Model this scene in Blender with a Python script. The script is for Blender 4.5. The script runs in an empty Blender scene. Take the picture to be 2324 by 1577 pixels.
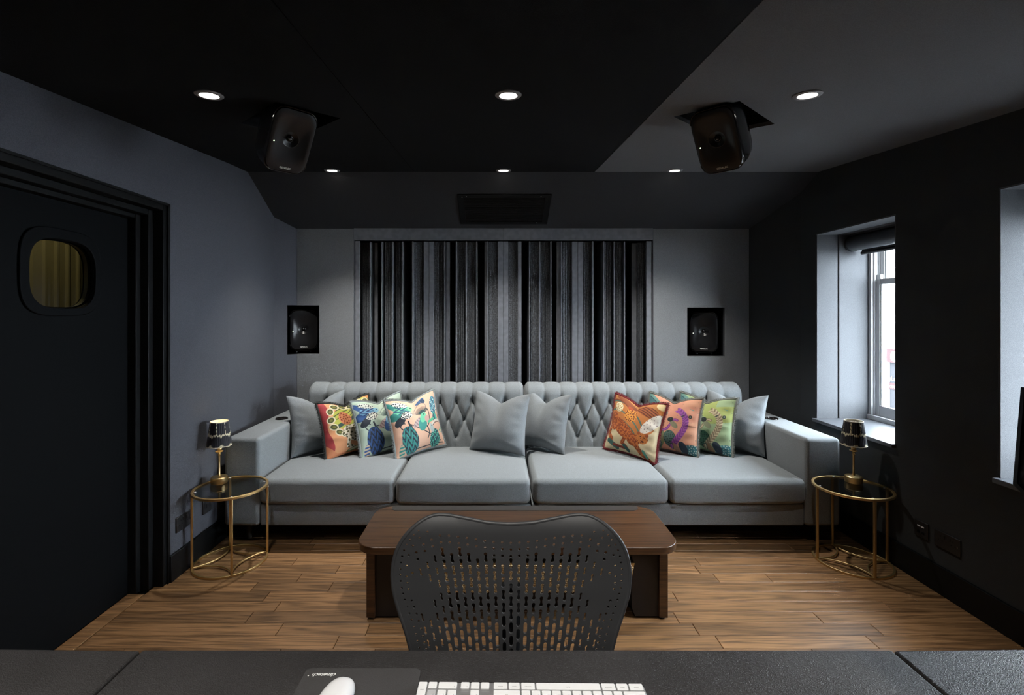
import bpy, bmesh, math, random
import numpy as np
from mathutils import Vector, Matrix, Euler
from mathutils.geometry import delaunay_2d_cdt

random.seed(7)
rng = np.random.default_rng(7)
S = bpy.context.scene
COL = S.collection
PI = math.pi
R = math.radians

# ------------------------------------------------------------------ camera, world, exposure
cam_d = bpy.data.cameras.new('camera')
cam = bpy.data.objects.new('camera', cam_d)
COL.objects.link(cam)
cam.location = (0, 0, 1.5)
cam.rotation_euler = (R(90), 0, 0)
cam_d.sensor_fit = 'HORIZONTAL'
cam_d.sensor_width = 36
cam_d.lens = 36 * 1100 / 2324
cam_d.shift_x = (1162 - 1128) / 2324
cam_d.shift_y = -(788.5 - 712) / 2324
cam_d.clip_start = 0.03
S.camera = cam

world = bpy.data.worlds.new('overcast_sky')
S.world = world
world.use_nodes = True
wn = world.node_tree.nodes
wn['Background'].inputs['Color'].default_value = (0.90, 0.95, 1.0, 1)
wn['Background'].inputs['Strength'].default_value = 52.0

S.view_settings.view_transform = 'Standard'
S.view_settings.look = 'None'
S.view_settings.exposure = 0.0
S.view_settings.gamma = 1.0
S.view_settings.use_curve_mapping = False
S.cycles.use_denoising = True
S.cycles.max_bounces = 5
S.cycles.diffuse_bounces = 3
S.cycles.glossy_bounces = 3
S.cycles.transparent_max_bounces = 8
S.cycles.use_adaptive_sampling = True
S.cycles.adaptive_threshold = 0.04
S.cycles.adaptive_min_samples = 32
S.cycles.sample_clamp_indirect = 6.0
S.cycles.caustics_reflective = False
S.cycles.caustics_refractive = False

DOWNLIGHT_W = {3.525: 150.0, 2.02: 68.0, 0.52: 95.0}
LIGHT_COL = (1.0, 0.955, 0.885)

# window openings in the right wall (the daylight comes in here)
WINS = [(2.893, 3.616), (1.57, 2.30)]
WZ0, WZ1 = 0.72, 2.095

# ------------------------------------------------------------------ helpers
def lin(h):
    h = h.lstrip('#')
    out = []
    for i in (0, 2, 4):
        c = int(h[i:i+2], 16) / 255
        out.append(c / 12.92 if c <= 0.04045 else ((c + 0.055) / 1.055) ** 2.4)
    return out

MATS = {}
def mat(name, col, rough=0.6, metal=0.0, bump=0.0, bscale=200.0, var=0.0, vscale=60.0, spec=0.5, emit=0.0,
        sheen=0.0, coat=0.0, btype='noise', sampled=True):
    if name in MATS:
        return MATS[name]
    m = bpy.data.materials.new(name)
    m.use_nodes = True
    nt = m.node_tree
    b = nt.nodes['Principled BSDF']
    c = lin(col) if isinstance(col, str) else list(col)
    b.inputs['Base Color'].default_value = (*c, 1)
    b.inputs['Roughness'].default_value = rough
    b.inputs['Metallic'].default_value = metal
    b.inputs['Specular IOR Level'].default_value = spec
    if sheen:
        b.inputs['Sheen Weight'].default_value = sheen
    if coat:
        b.inputs['Coat Weight'].default_value = coat
        b.inputs['Coat Roughness'].default_value = 0.15
    if emit:
        b.inputs['Emission Color'].default_value = (*c, 1)
        b.inputs['Emission Strength'].default_value = emit
        if not sampled: m.cycles.emission_sampling = 'NONE'
    if var or bump:
        tc = nt.nodes.new('ShaderNodeTexCoord')
    if var:
        n = nt.nodes.new('ShaderNodeTexNoise')
        n.inputs['Scale'].default_value = vscale
        n.inputs['Detail'].default_value = 0
        nt.links.new(tc.outputs['Object'], n.inputs['Vector'])
        r = nt.nodes.new('ShaderNodeValToRGB')
        r.color_ramp.elements[0].position = 0.3
        r.color_ramp.elements[1].position = 0.7
        r.color_ramp.elements[0].color = (*[x * (1 - var) for x in c], 1)
        r.color_ramp.elements[1].color = (*[min(1, x * (1 + var)) for x in c], 1)
        nt.links.new(n.outputs['Fac'], r.inputs['Fac'])
        nt.links.new(r.outputs['Color'], b.inputs['Base Color'])
    if bump:
        if btype == 'voronoi':
            n2 = nt.nodes.new('ShaderNodeTexVoronoi')
            out = n2.outputs['Distance']
        else:
            n2 = nt.nodes.new('ShaderNodeTexNoise')
            n2.inputs['Detail'].default_value = 0
            out = n2.outputs['Fac']
        n2.inputs['Scale'].default_value = bscale
        nt.links.new(tc.outputs['Object'], n2.inputs['Vector'])
        bp = nt.nodes.new('ShaderNodeBump')
        bp.inputs['Strength'].default_value = bump
        bp.inputs['Distance'].default_value = 0.002
        nt.links.new(out, bp.inputs['Height'])
        nt.links.new(bp.outputs['Normal'], b.inputs['Normal'])
    MATS[name] = m
    return m

def wood(name, c_dark, c_mid, c_light, sx, sy, freq, rough=0.4, fib=(10, 320), axis='xy', rnd=True, bump=0.12, spec=0.5, tone=0.25, swap=False, amp=0.24, midp=0.42):
    m = bpy.data.materials.new(name)
    m.use_nodes = True
    nt = m.node_tree
    N = nt.nodes.new
    L = nt.links.new
    b = nt.nodes['Principled BSDF']
    tc = N('ShaderNodeTexCoord')
    oi = N('ShaderNodeObjectInfo')
    comb = N('ShaderNodeCombineXYZ')
    mul = N('ShaderNodeMath'); mul.operation = 'MULTIPLY'; mul.inputs[1].default_value = 37.0 if rnd else 0.0
    L(oi.outputs['Random'], mul.inputs[0])
    L(mul.outputs[0], comb.inputs[0]); L(mul.outputs[0], comb.inputs[1]); L(mul.outputs[0], comb.inputs[2])
    add = N('ShaderNodeVectorMath'); add.operation = 'ADD'
    def mapped(scx, scy):
        mp = N('ShaderNodeMapping')
        mp.inputs['Scale'].default_value = (scx, scy, scy) if not swap else (scy, scy, scx)
        L(tc.outputs['Object'], mp.inputs['Vector'])
        ad = N('ShaderNodeVectorMath'); ad.operation = 'ADD'
        L(mp.outputs[0], ad.inputs[0]); L(comb.outputs[0], ad.inputs[1])
        return ad.outputs[0]
    n1 = N('ShaderNodeTexNoise'); n1.inputs['Scale'].default_value = 1.0; n1.inputs['Detail'].default_value = 1.5
    L(mapped(sx, sy), n1.inputs['Vector'])
    mm = N('ShaderNodeMath'); mm.operation = 'MULTIPLY'; mm.inputs[1].default_value = freq
    L(n1.outputs['Fac'], mm.inputs[0])
    sn = N('ShaderNodeMath'); sn.operation = 'SINE'
    L(mm.outputs[0], sn.inputs[0])
    n2 = N('ShaderNodeTexNoise'); n2.inputs['Scale'].default_value = 1.0; n2.inputs['Detail'].default_value = 1
    L(mapped(fib[0], fib[1]), n2.inputs['Vector'])
    ma = N('ShaderNodeMath'); ma.operation = 'MULTIPLY_ADD'; ma.inputs[1].default_value = amp; ma.inputs[2].default_value = 0.5
    L(sn.outputs[0], ma.inputs[0])
    mx = N('ShaderNodeMath'); mx.operation = 'MULTIPLY_ADD'; mx.inputs[1].default_value = 0.9
    L(n2.outputs['Fac'], mx.inputs[0])
    sb = N('ShaderNodeMath'); sb.operation = 'SUBTRACT'; sb.inputs[1].default_value = 0.45
    L(ma.outputs[0], sb.inputs[0])
    L(sb.outputs[0], mx.inputs[2])
    ramp = N('ShaderNodeValToRGB')
    e = ramp.color_ramp.elements
    e[0].position = 0.12; e[0].color = (*lin(c_dark), 1)
    e[1].position = 0.85; e[1].color = (*lin(c_light), 1)
    k = ramp.color_ramp.elements.new(midp); k.color = (*lin(c_mid), 1)
    L(mx.outputs[0], ramp.inputs['Fac'])
    hs = N('ShaderNodeHueSaturation')
    mr = N('ShaderNodeMapRange'); mr.inputs['To Min'].default_value = 1 - tone; mr.inputs['To Max'].default_value = 1 + tone
    L(oi.outputs['Random'], mr.inputs['Value'])
    L(mr.outputs[0], hs.inputs['Value'])
    L(ramp.outputs['Color'], hs.inputs['Color'])
    L(hs.outputs['Color'], b.inputs['Base Color'])
    b.inputs['Roughness'].default_value = rough
    b.inputs['Specular IOR Level'].default_value = spec
    bp = N('ShaderNodeBump'); bp.inputs['Strength'].default_value = bump; bp.inputs['Distance'].default_value = 0.001
    L(mx.outputs[0], bp.inputs['Height'])
    L(bp.outputs['Normal'], b.inputs['Normal'])
    MATS[name] = m
    return m

def glass_mat(name, tint=(0.9, 0.93, 0.95), refl=1.0, alpha=0.0):
    m = bpy.data.materials.new(name)
    m.use_nodes = True
    nt = m.node_tree
    nt.nodes.remove(nt.nodes['Principled BSDF'])
    out = nt.nodes['Material Output']
    tr = nt.nodes.new('ShaderNodeBsdfTransparent')
    tr.inputs['Color'].default_value = (*tint, 1)
    gl = nt.nodes.new('ShaderNodeBsdfGlossy')
    gl.inputs['Roughness'].default_value = 0.02
    lw = nt.nodes.new('ShaderNodeLayerWeight')
    pw = nt.nodes.new('ShaderNodeMath'); pw.operation = 'POWER'; pw.inputs[1].default_value = 4.5
    nt.links.new(lw.outputs['Facing'], pw.inputs[0])
    fr = nt.nodes.new('ShaderNodeMath'); fr.operation = 'MULTIPLY_ADD'; fr.inputs[1].default_value = 0.95; fr.inputs[2].default_value = 0.035
    nt.links.new(pw.outputs[0], fr.inputs[0])
    lw.inputs['Blend'].default_value = 0.5
    mx = nt.nodes.new('ShaderNodeMixShader')
    nt.links.new(fr.outputs[0], mx.inputs[0])
    nt.links.new(tr.outputs[0], mx.inputs[1])
    nt.links.new(gl.outputs[0], mx.inputs[2])
    nt.links.new(mx.outputs[0], out.inputs['Surface'])
    MATS[name] = m
    return m

def wm(o):
    return (wm(o.parent) @ o.matrix_parent_inverse if o.parent else Matrix()) @ o.matrix_basis

def link(o, parent=None, world=True):
    COL.objects.link(o)
    if parent:
        o.parent = parent
        if world:
            o.matrix_parent_inverse = wm(parent).inverted()
    return o

def tag(o, label=None, cat=None, group=None, kind=None):
    if label: o['label'] = label
    if cat: o['category'] = cat
    if group: o['group'] = group
    if kind: o['kind'] = kind
    return o

def thing(name, label, cat, loc=(0, 0, 0), rot=(0, 0, 0), group=None):
    o = bpy.data.objects.new(name, None)
    o.empty_display_size = 0.05
    COL.objects.link(o)
    o.location = loc
    o.rotation_euler = rot
    return tag(o, label, cat, group)

def copy_tree(o, parent=None):
    c = o.copy()
    COL.objects.link(c)
    c.parent = parent
    if parent:
        c.matrix_parent_inverse = o.matrix_parent_inverse.copy()
    for ch in list(o.children):
        copy_tree(ch, c)
    return c

class MB:
    def __init__(s):
        s.v = []; s.f = []
    def add(s, vs, fs):
        n = len(s.v)
        s.v.extend([tuple(map(float, p)) for p in vs])
        s.f.extend([tuple(int(i) + n for i in f) for f in fs])
        return s
    def box(s, x0, x1, y0, y1, z0, z1):
        return s.add([(x0, y0, z0), (x1, y0, z0), (x1, y1, z0), (x0, y1, z0), (x0, y0, z1), (x1, y0, z1), (x1, y1, z1), (x0, y1, z1)],
                     [(0, 3, 2, 1), (4, 5, 6, 7), (0, 1, 5, 4), (1, 2, 6, 5), (2, 3, 7, 6), (3, 0, 4, 7)])
    def prism(s, pts, z0, z1, m=None):
        n = len(pts)
        vs = [(p[0], p[1], z0) for p in pts] + [(p[0], p[1], z1) for p in pts]
        if m: vs = [m(*v) for v in vs]
        fs = [tuple(range(n - 1, -1, -1)), tuple(range(n, 2 * n))]
        fs += [(i, (i + 1) % n, (i + 1) % n + n, i + n) for i in range(n)]
        return s.add(vs, fs)
    def loft(s, rings, cap0=True, cap1=True, closed=True):
        n = len(rings[0])
        vs = [p for r in rings for p in r]
        fs = []
        for k in range(len(rings) - 1):
            for i in range(n if closed else n - 1):
                j = (i + 1) % n
                fs.append((k * n + i, k * n + j, (k + 1) * n + j, (k + 1) * n + i))
        if cap0: fs.append(tuple(range(n - 1, -1, -1)))
        if cap1: fs.append(tuple((len(rings) - 1) * n + i for i in range(n)))
        return s.add(vs, fs)
    def lathe(s, prof, c=(0, 0, 0), n=32, m=None, cap0=True, cap1=True):
        rings = []
        for r, z in prof:
            ring = [(c[0] + r * math.cos(2 * PI * i / n), c[1] + r * math.sin(2 * PI * i / n), c[2] + z) for i in range(n)]
            if m: ring = [m(*p) for p in ring]
            rings.append(ring)
        return s.loft(rings, cap0, cap1)
    def tube(s, pts, r, n=8, closed=False, flat=None):
        pts = [Vector(p) for p in pts]
        m = len(pts)
        rings = []
        up = Vector((0, 0, 1))
        prev = None
        for i in range(m):
            if closed:
                t = pts[(i + 1) % m] - pts[i - 1]
            else:
                t = pts[min(i + 1, m - 1)] - pts[max(i - 1, 0)]
            t.normalize()
            if prev is None:
                a = up if abs(t.z) < 0.9 else Vector((1, 0, 0))
                u = t.cross(a).normalized()
            else:
                u = (prev - t * prev.dot(t))
                u = u.normalized() if u.length > 1e-6 else t.cross(up).normalized()
            prev = u
            w = t.cross(u)
            rr = r[i] if isinstance(r, (list, tuple)) else r
            ru, rw = (rr, rr) if flat is None else flat
            rings.append([tuple(pts[i] + u * math.cos(2 * PI * k / n) * ru + w * math.sin(2 * PI * k / n) * rw) for k in range(n)])
        if closed:
            rings.append(rings[0])
            # keep winding continuous
            return s.loft(rings, False, False)
        return s.loft(rings)
    def rbox(s, x0, x1, y0, y1, z0, z1, r, seg=4, div=1, crown=None):
        lo = np.array([x0, y0, z0]); hi = np.array([x1, y1, z1])
        r = min(r, (hi - lo).min() / 2 - 1e-5)
        th = [math.tan(R(45) * k / seg) for k in range(seg, -1, -1)]
        axs = []
        for a in range(3):
            d = div if isinstance(div, int) else div[a]
            left = [lo[a] + r - r * t for t in th]
            right = [hi[a] - r + r * t for t in reversed(th)]
            mid = [left[-1] + (right[0] - left[-1]) * k / d for k in range(1, d)]
            axs.append(left + mid + right)
        vid = {}
        vs = []
        fs = []
        def vert(p):
            key = tuple(round(x, 7) for x in p)
            if key in vid: return vid[key]
            q = np.clip(p, lo + r, hi - r)
            d = np.array(p) - q
            L = np.linalg.norm(d)
            o = q + d / L * r if L > 1e-9 else np.array(p)
            if crown: o = crown(o)
            vid[key] = len(vs); vs.append(tuple(o))
            return vid[key]
        for a in range(3):
            b, c = (a + 1) % 3, (a + 2) % 3
            for side in (0, 1):
                val = lo[a] if side == 0 else hi[a]
                for i in range(len(axs[b]) - 1):
                    for j in range(len(axs[c]) - 1):
                        quad = []
                        for (bi, cj) in ((i, j), (i + 1, j), (i + 1, j + 1), (i, j + 1)):
                            p = [0, 0, 0]; p[a] = val; p[b] = axs[b][bi]; p[c] = axs[c][cj]
                            quad.append(vert(p))
                        if side == 0: quad.reverse()
                        fs.append(tuple(quad))
        return s.add(vs, fs)
    def mesh(s, name, m=None, smooth=None):
        me = bpy.data.meshes.new(name)
        me.from_pydata(s.v, [], s.f)
        me.update()
        if m: me.materials.append(MATS[m] if isinstance(m, str) else m)
        if smooth is not None:
            me.polygons.foreach_set('use_smooth', [True] * len(me.polygons))
            me.set_sharp_from_angle(angle=R(smooth))
        return me
    def build(s, name, m, parent=None, smooth=None, bevel=0, seg=2, world=True, kind=None):
        o = bpy.data.objects.new(name, s.mesh(name, m, smooth))
        link(o, parent, world)
        if bevel:
            bv = o.modifiers.new('bevel', 'BEVEL')
            bv.width = bevel; bv.segments = seg; bv.limit_method = 'ANGLE'; bv.angle_limit = R(40)
            o.data.polygons.foreach_set('use_smooth', [True] * len(o.data.polygons))
            o.data.set_sharp_from_angle(angle=R(50))
        if kind: o['kind'] = kind
        return o

def struct(o):
    o['kind'] = 'structure'
    return o

def plate(mb, outer, holes, mapf, thick, extra=None, rimless=False):
    """flat plate with holes; mapf(u, v, w) -> xyz, w from 0 (front) to thick (back)"""
    vs = []; es = []; fs = []
    for loop in [outer] + holes:
        n = len(vs); k = len(loop)
        vs += [Vector(p) for p in loop]
        es += [(n + i, n + (i + 1) % k) for i in range(k)]
        fs.append(list(range(n, n + k)))
    if extra: vs += [Vector(p) for p in extra]
    ov, oe, of, _, _, ofo = delaunay_2d_cdt(vs, es, fs, 1, 1e-7)
    tris = [f for f, org in zip(of, ofo) if 0 in org and len([g for g in org if g != 0]) == 0]
    used = sorted({i for f in tris for i in f})
    mp = {i: k for k, i in enumerate(used)}
    n = len(used)
    P = [ov[i] for i in used]
    vs3 = [mapf(p[0], p[1], 0.0) for p in P] + [mapf(p[0], p[1], thick) for p in P]
    fs3 = []
    ec = {}
    for f in tris:
        a, b, c = (mp[i] for i in f)
        fs3.append((a, b, c)); fs3.append((c + n, b + n, a + n))
        for e in ((a, b), (b, c), (c, a)):
            ec[e] = ec.get(e, 0) + 1
    for (a, b) in list(ec):
        if (b, a) not in ec:
            fs3.append((b, a, a + n, b + n))
    mb.add(vs3, fs3)
    return mb

def rect(x0, x1, y0, y1):
    return [(x0, y0), (x1, y0), (x1, y1), (x0, y1)]

def superell(a, b, n, k=48, cx=0, cy=0):
    out = []
    for i in range(k):
        t = 2 * PI * i / k
        c, s_ = math.cos(t), math.sin(t)
        out.append((cx + a * math.copysign(abs(c) ** (2 / n), c), cy + b * math.copysign(abs(s_) ** (2 / n), s_)))
    return out

def text_mesh(txt, size, m, name='lettering', ext=0.0004, align='CENTER', bold=0.0, shear=0.0):
    cu = bpy.data.curves.new('tmp_text', 'FONT')
    cu.body = txt; cu.size = size; cu.extrude = ext; cu.align_x = align; cu.align_y = 'CENTER'
    cu.offset = bold; cu.shear = shear; cu.resolution_u = 3
    o = bpy.data.objects.new('tmp_text', cu)
    COL.objects.link(o)
    dg = bpy.context.evaluated_depsgraph_get()
    me = bpy.data.meshes.new_from_object(o.evaluated_get(dg))
    me.name = name
    bpy.data.objects.remove(o)
    bpy.data.curves.remove(cu)
    me.materials.clear()
    me.materials.append(MATS[m])
    return me

def place_mesh(name, me, parent, M, world=False):
    o = bpy.data.objects.new(name, me)
    link(o, parent, world)
    o.matrix_basis = M
    return o

# ------------------------------------------------------------------ materials
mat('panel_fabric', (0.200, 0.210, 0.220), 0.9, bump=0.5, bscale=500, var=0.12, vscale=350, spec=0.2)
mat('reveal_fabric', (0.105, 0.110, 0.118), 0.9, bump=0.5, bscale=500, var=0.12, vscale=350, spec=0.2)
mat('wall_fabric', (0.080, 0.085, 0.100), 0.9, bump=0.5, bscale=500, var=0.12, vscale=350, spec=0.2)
mat('ceiling_fabric', (0.044, 0.045, 0.048), 0.9, bump=0.4, bscale=500, var=0.10, vscale=350, spec=0.2)
mat('ceiling_daylit', (0.135, 0.138, 0.142), 0.9, bump=0.4, bscale=500, var=0.10, vscale=350, spec=0.2)  # black ceiling fabric lightened: window light painted into the right panel's colour
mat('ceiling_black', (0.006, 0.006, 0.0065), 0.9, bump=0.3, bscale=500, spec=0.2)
mat('wall_fabric_shaded', (0.040, 0.043, 0.045), 0.9, bump=0.4, bscale=500, var=0.1, vscale=350, spec=0.2)  # wall fabric darkened: shade between the windows put into its colour
mat('black_void', (0.006, 0.006, 0.007), 0.9, spec=0.1)
mat('black_paint', (0.0045, 0.005, 0.0055), 0.5, spec=0.2)
mat('door_black', (0.0028, 0.0034, 0.0042), 0.65, spec=0.08)
mat('slat_paint', (0.185, 0.197, 0.222), 0.45, var=0.1, vscale=30)
mat('rough_slat', (0.100, 0.110, 0.125), 0.65, bump=1.0, bscale=180, var=0.35, vscale=90)
mat('slate_concrete', (0.05, 0.05, 0.05), 0.9)
mat('sofa_fabric', (0.235, 0.258, 0.272), 0.95, bump=0.6, bscale=600, var=0.22, vscale=520, spec=0.15, sheen=0.15)
mat('cushion_fabric', (0.250, 0.274, 0.292), 0.95, bump=0.6, bscale=600, var=0.16, vscale=520, spec=0.15, sheen=0.15)
mat('button_fabric', (0.16, 0.18, 0.195), 0.95, spec=0.15)
mat('dark_wood_leg', (0.012, 0.010, 0.009), 0.5)
mat('brass', (0.80, 0.60, 0.30), 0.32, metal=1.0)
mat('satin_brass', (0.66, 0.47, 0.22), 0.42, metal=1.0)
mat('speaker_black', (0.011, 0.011, 0.012), 0.30, spec=0.4)
mat('speaker_gloss', (0.01, 0.01, 0.011), 0.15)
mat('dome_metal', (0.10, 0.10, 0.10), 0.25, metal=0.8)
mat('print_white', (0.75, 0.75, 0.73), 0.6)
mat('led_green', (0.75, 1.0, 0.6), 0.5, emit=6.0, sampled=False)
mat('plastic_black', (0.014, 0.014, 0.015), 0.4)
mat('chair_black', (0.048, 0.049, 0.052), 0.48)
mat('leather_black', (0.030, 0.028, 0.028), 0.48, bump=0.45, bscale=430, btype='voronoi', var=0.12, vscale=8)
mat('pad_black', (0.040, 0.038, 0.038), 0.85, bump=0.3, bscale=900)
mat('aluminium', (0.45, 0.45, 0.46), 0.4, metal=0.7)
mat('key_white', (0.78, 0.78, 0.78), 0.45)
mat('key_grey', (0.45, 0.45, 0.46), 0.45)
mat('legend_grey', (0.10, 0.10, 0.10), 0.7)
mat('mouse_white', (0.72, 0.72, 0.73), 0.25)
mat('window_white', (0.86, 0.87, 0.88), 0.45)
mat('blind_fabric', (0.030, 0.033, 0.036), 0.6)
mat('blind_cassette', (0.035, 0.038, 0.042), 0.35)
mat('sill_paint', (0.075, 0.080, 0.090), 0.45, bump=0.05, bscale=100)
mat('downlight_trim', (0.30, 0.30, 0.31), 0.45)
mat('downlight_lens', (1.0, 0.95, 0.86), 0.5, emit=40.0, sampled=False)
mat('vent_black', (0.006, 0.006, 0.0065), 0.6, spec=0.2)
mat('screw_steel', (0.5, 0.5, 0.5), 0.3, metal=1.0)
mat('white_port', (0.7, 0.72, 0.75), 0.5)
mat('cup_black', (0.012, 0.010, 0.010), 0.15)
mat('cup_rim', (0.05, 0.04, 0.04), 0.2, metal=0.6)
mat('inlay_black', (0.024, 0.021, 0.019), 0.55, bump=0.1, bscale=300)
mat('table_black', (0.012, 0.009, 0.008), 0.5)
mat('shade_lining', (0.75, 0.68, 0.55), 0.8)
mat('lamp_bulb', (1.0, 0.80, 0.50), 0.5, emit=30.0)
mat('corridor_wall', (0.32, 0.28, 0.14), 0.7)
mat('corridor_lamp', (1.0, 0.78, 0.42), 0.5, emit=110.0)
mat('fringe_black', (0.020, 0.022, 0.020), 0.95, sheen=0.3)
mat('fringe_grey', (0.24, 0.27, 0.27), 0.95, sheen=0.3)
mat('fringe_sage', (0.20, 0.21, 0.19), 0.95, sheen=0.3)
mat('fringe_red', (0.19, 0.012, 0.018), 0.95, sheen=0.3)
mat('facade_white', (0.75, 0.75, 0.75), 0.8)
mat('facade_stone', (0.032, 0.032, 0.034), 0.8)
mat('sign_red', (0.036, 0.021, 0.022), 0.8, spec=0.1)
mat('shop_glass', (0.025, 0.026, 0.029), 0.8, spec=0.1)
mat('street_grey', (0.12, 0.12, 0.12), 0.9)
mat('cane_weave', (0.62, 0.46, 0.25), 0.5)
wood('oak', '#4b3521', '#775839', '#96714d', 1.2, 19.0, 36, rough=0.42, spec=0.65, bump=0.08, tone=0.28, amp=0.19)
wood('walnut', '#2c1a0d', '#3f2818', '#543a24', 1.0, 55.0, 14, rough=0.30, fib=(9, 160), bump=0.05, tone=0.0, rnd=False)
wood('black_ash', '#07080a', '#0b0c0e', '#464c50', 3.0, 7.0, 80, rough=0.45, fib=(10, 60), bump=0.3, midp=0.70, tone=0.0, rnd=False)
glass_mat('clear_glass')
glass_mat('smoked_glass', tint=(0.82, 0.85, 0.85))
# ------------------------------------------------------------------ shell of the building
XL, XR, YB = -1.83, 2.38, 4.23
ROOF = 2.9
def ceil_z(y):
    return 2.393 + 0.0871 * (y - 1.786) if y <= 3.588 else 2.55 - 0.486 * (y - 3.588)

floor = struct(MB().box(-3.4, 2.86, -1.85, 4.85, -0.25, -0.02).build('floor', 'slate_concrete'))
# oak planks, 90 mm wide, laid across the room
plank_len = [0.30, 0.42, 0.55, 0.70, 0.86, 1.05, 1.25]
plank_me = {}
def plank_mesh(L):
    key = round(L, 3)
    if key not in plank_me:
        mb = MB()
        e = 0.0011
        b = 0.0018
        w = 0.09
        x0, x1, y0, y1 = e, L - e, e, w - e
        vs = [(x0, y0, -0.018), (x1, y0, -0.018), (x1, y1, -0.018), (x0, y1, -0.018),
              (x0, y0, -b), (x1, y0, -b), (x1, y1, -b), (x0, y1, -b),
              (x0 + b, y0 + b, 0), (x1 - b, y0 + b, 0), (x1 - b, y1 - b, 0), (x0 + b, y1 - b, 0)]
        fs = [(0, 1, 5, 4), (1, 2, 6, 5), (2, 3, 7, 6), (3, 0, 4, 7), (4, 5, 9, 8), (5, 6, 10, 9), (6, 7, 11, 10), (7, 4, 8, 11), (8, 9, 10, 11)]
        mb.add(vs, fs)
        plank_me[key] = mb.mesh('plank', 'oak')
    return plank_me[key]
hidden = MB()
row = 0
y = 2.171 - 0.09 * 43
while y < 4.24:
    x = -1.885 - random.choice([0, 0.1, 0.2])
    xe = 2.40
    first = True
    while x < xe - 0.02:
        L = random.choice(plank_len)
        if first: L = random.choice(plank_len) ; 
        first = False
        x0 = max(x, -1.885); x1 = min(x + L, xe)
        if xe - x1 < 0.12: x1 = xe
        if x1 - x0 > 0.02:
            if 1.85 < y < 3.72:
                o = bpy.data.objects.new('plank', plank_mesh(x1 - x0))
                link(o, floor)
                o.location = (x0, y, 0)
            else:
                n = len(hidden.v)
                hidden.box(x0 + 0.001, x1 - 0.001, y + 0.001, y + 0.089, -0.018, 0)
        x = x1 if x1 == xe else x + L
    y += 0.09
hidden.build('planks', 'oak', floor, kind='stuff')
MB().box(-1.972, -1.887, 1.58, 2.59, -0.018, 0.003).build('threshold', 'oak', floor, bevel=0.002)

# outer shell keeps the daylight out everywhere but the windows
sh = MB()
sh.box(-3.5, 2.86, -1.85, 4.85, ROOF, ROOF + 0.1)
sh.box(-3.5, 2.86, 4.62, 4.85, -0.02, ROOF)
sh.box(-3.5, -3.3, -1.85, 4.62, -0.02, ROOF)
struct(sh.build('wall_outer', 'black_void'))
struct(MB().box(-3.3, 2.86, -1.85, -1.7, -0.02, ROOF).build('wall_front', 'wall_fabric'))

# left wall with the door opening
DY0, DY1, DZ = 1.58, 2.70, 2.105
wl = MB()
wl.box(-2.2, XL, -1.7, DY0, -0.02, ROOF)
wl.box(-2.2, XL, DY0, DY1, DZ, ROOF)
wl.prism([(-2.2, DY1), (XL, DY1), (XL, 3.30), (-1.876, 4.078), (-2.2, 4.078)], -0.02, ROOF)
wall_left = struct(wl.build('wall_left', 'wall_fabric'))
# splayed corner panel with the speaker cut-out
L1 = math.hypot(0.134, 0.152)
ux, uy = 0.134 / L1, 0.152 / L1
mp = lambda u, v, w: (-1.876 + ux * u - uy * w, 4.078 + uy * u + ux * w, v)
MBp = MB()
plate(MBp, [(0, 0), (L1, 0), (L1, 1.150), (0.56 * L1, 1.150), (0.56 * L1, 1.573), (L1, 1.573), (L1, 2.6), (0, 2.6)], [], mp, 0.02)
MBp.build('corner_panel', 'wall_fabric', wall_left)

# right wall: piers, aprons and heads around the windows
wr = MB()
ys = [-1.7]
for a, b in sorted(WINS): ys += [a, b]
ys.append(3.80)
for i in range(0, len(ys), 2):
    wr.box(XR, 2.85, ys[i], ys[i + 1], -0.02, ROOF)
for a, b in WINS:
    wr.box(XR, 2.85, a, b, -0.02, WZ0)
    wr.box(XR, 2.85, a, b, WZ1, ROOF)
wr.box(2.42, 2.85, 3.80, 4.62, -0.02, ROOF)
wall_right = struct(wr.build('wall_right', 'wall_fabric_shaded'))
L2 = math.hypot(-0.18, 0.43)
vx, vy = -0.18 / L2, 0.43 / L2
MBp = MB()
MBp.prism([(2.38, 3.80), (2.20, 4.23), (2.24, 4.26), (2.43, 3.80)], -0.02, 2.6)
MBp.build('corner_panel', 'wall_fabric_shaded', wall_right)

# back wall with niches and diffuser bay
NL = (-1.550, 1.150, 1.573)
NR = (1.658, 1.985, 1.131, 1.554)
DX0, DX1, DZ1 = -1.242, 1.354, 2.142
mpb = lambda u, v, w: (u, YB + w, v)
wb = MB()
plate(wb, [(-1.742, 0), (DX0, 0), (DX0, DZ1), (DX1, DZ1), (DX1, 0), (2.20, 0), (2.20, 2.5), (-1.742, 2.5), (-1.742, NL[2]), (NL[0], NL[2]), (NL[0], NL[1]), (-1.742, NL[1])],
      [rect(NR[0], NR[1], NR[2], NR[3])], mpb, 0.03)
wall_back = struct(wb.build('wall_back', 'wall_fabric'))
# fabric panels proud of the wall on either side of the bay, and the fascia boards over it
p = MB(); plate(p, rect(1.362, 2.196, 0, 2.30), [rect(NR[0], NR[1], NR[2], NR[3])], lambda u, v, w: (u, YB - 0.006 + w, v), 0.006)
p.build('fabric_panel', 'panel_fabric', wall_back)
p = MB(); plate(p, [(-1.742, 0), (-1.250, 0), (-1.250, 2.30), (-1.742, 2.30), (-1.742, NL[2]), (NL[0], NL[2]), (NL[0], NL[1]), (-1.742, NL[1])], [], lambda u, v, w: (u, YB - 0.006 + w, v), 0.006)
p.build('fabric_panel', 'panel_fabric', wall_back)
MB().box(-1.246, 0.056, YB - 0.012, YB, 2.146, 2.30).build('fascia_board', 'slat_paint', wall_back)
MB().box(0.060, 1.358, YB - 0.012, YB, 2.146, 2.30).build('fascia_board', 'slat_paint', wall_back)
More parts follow.
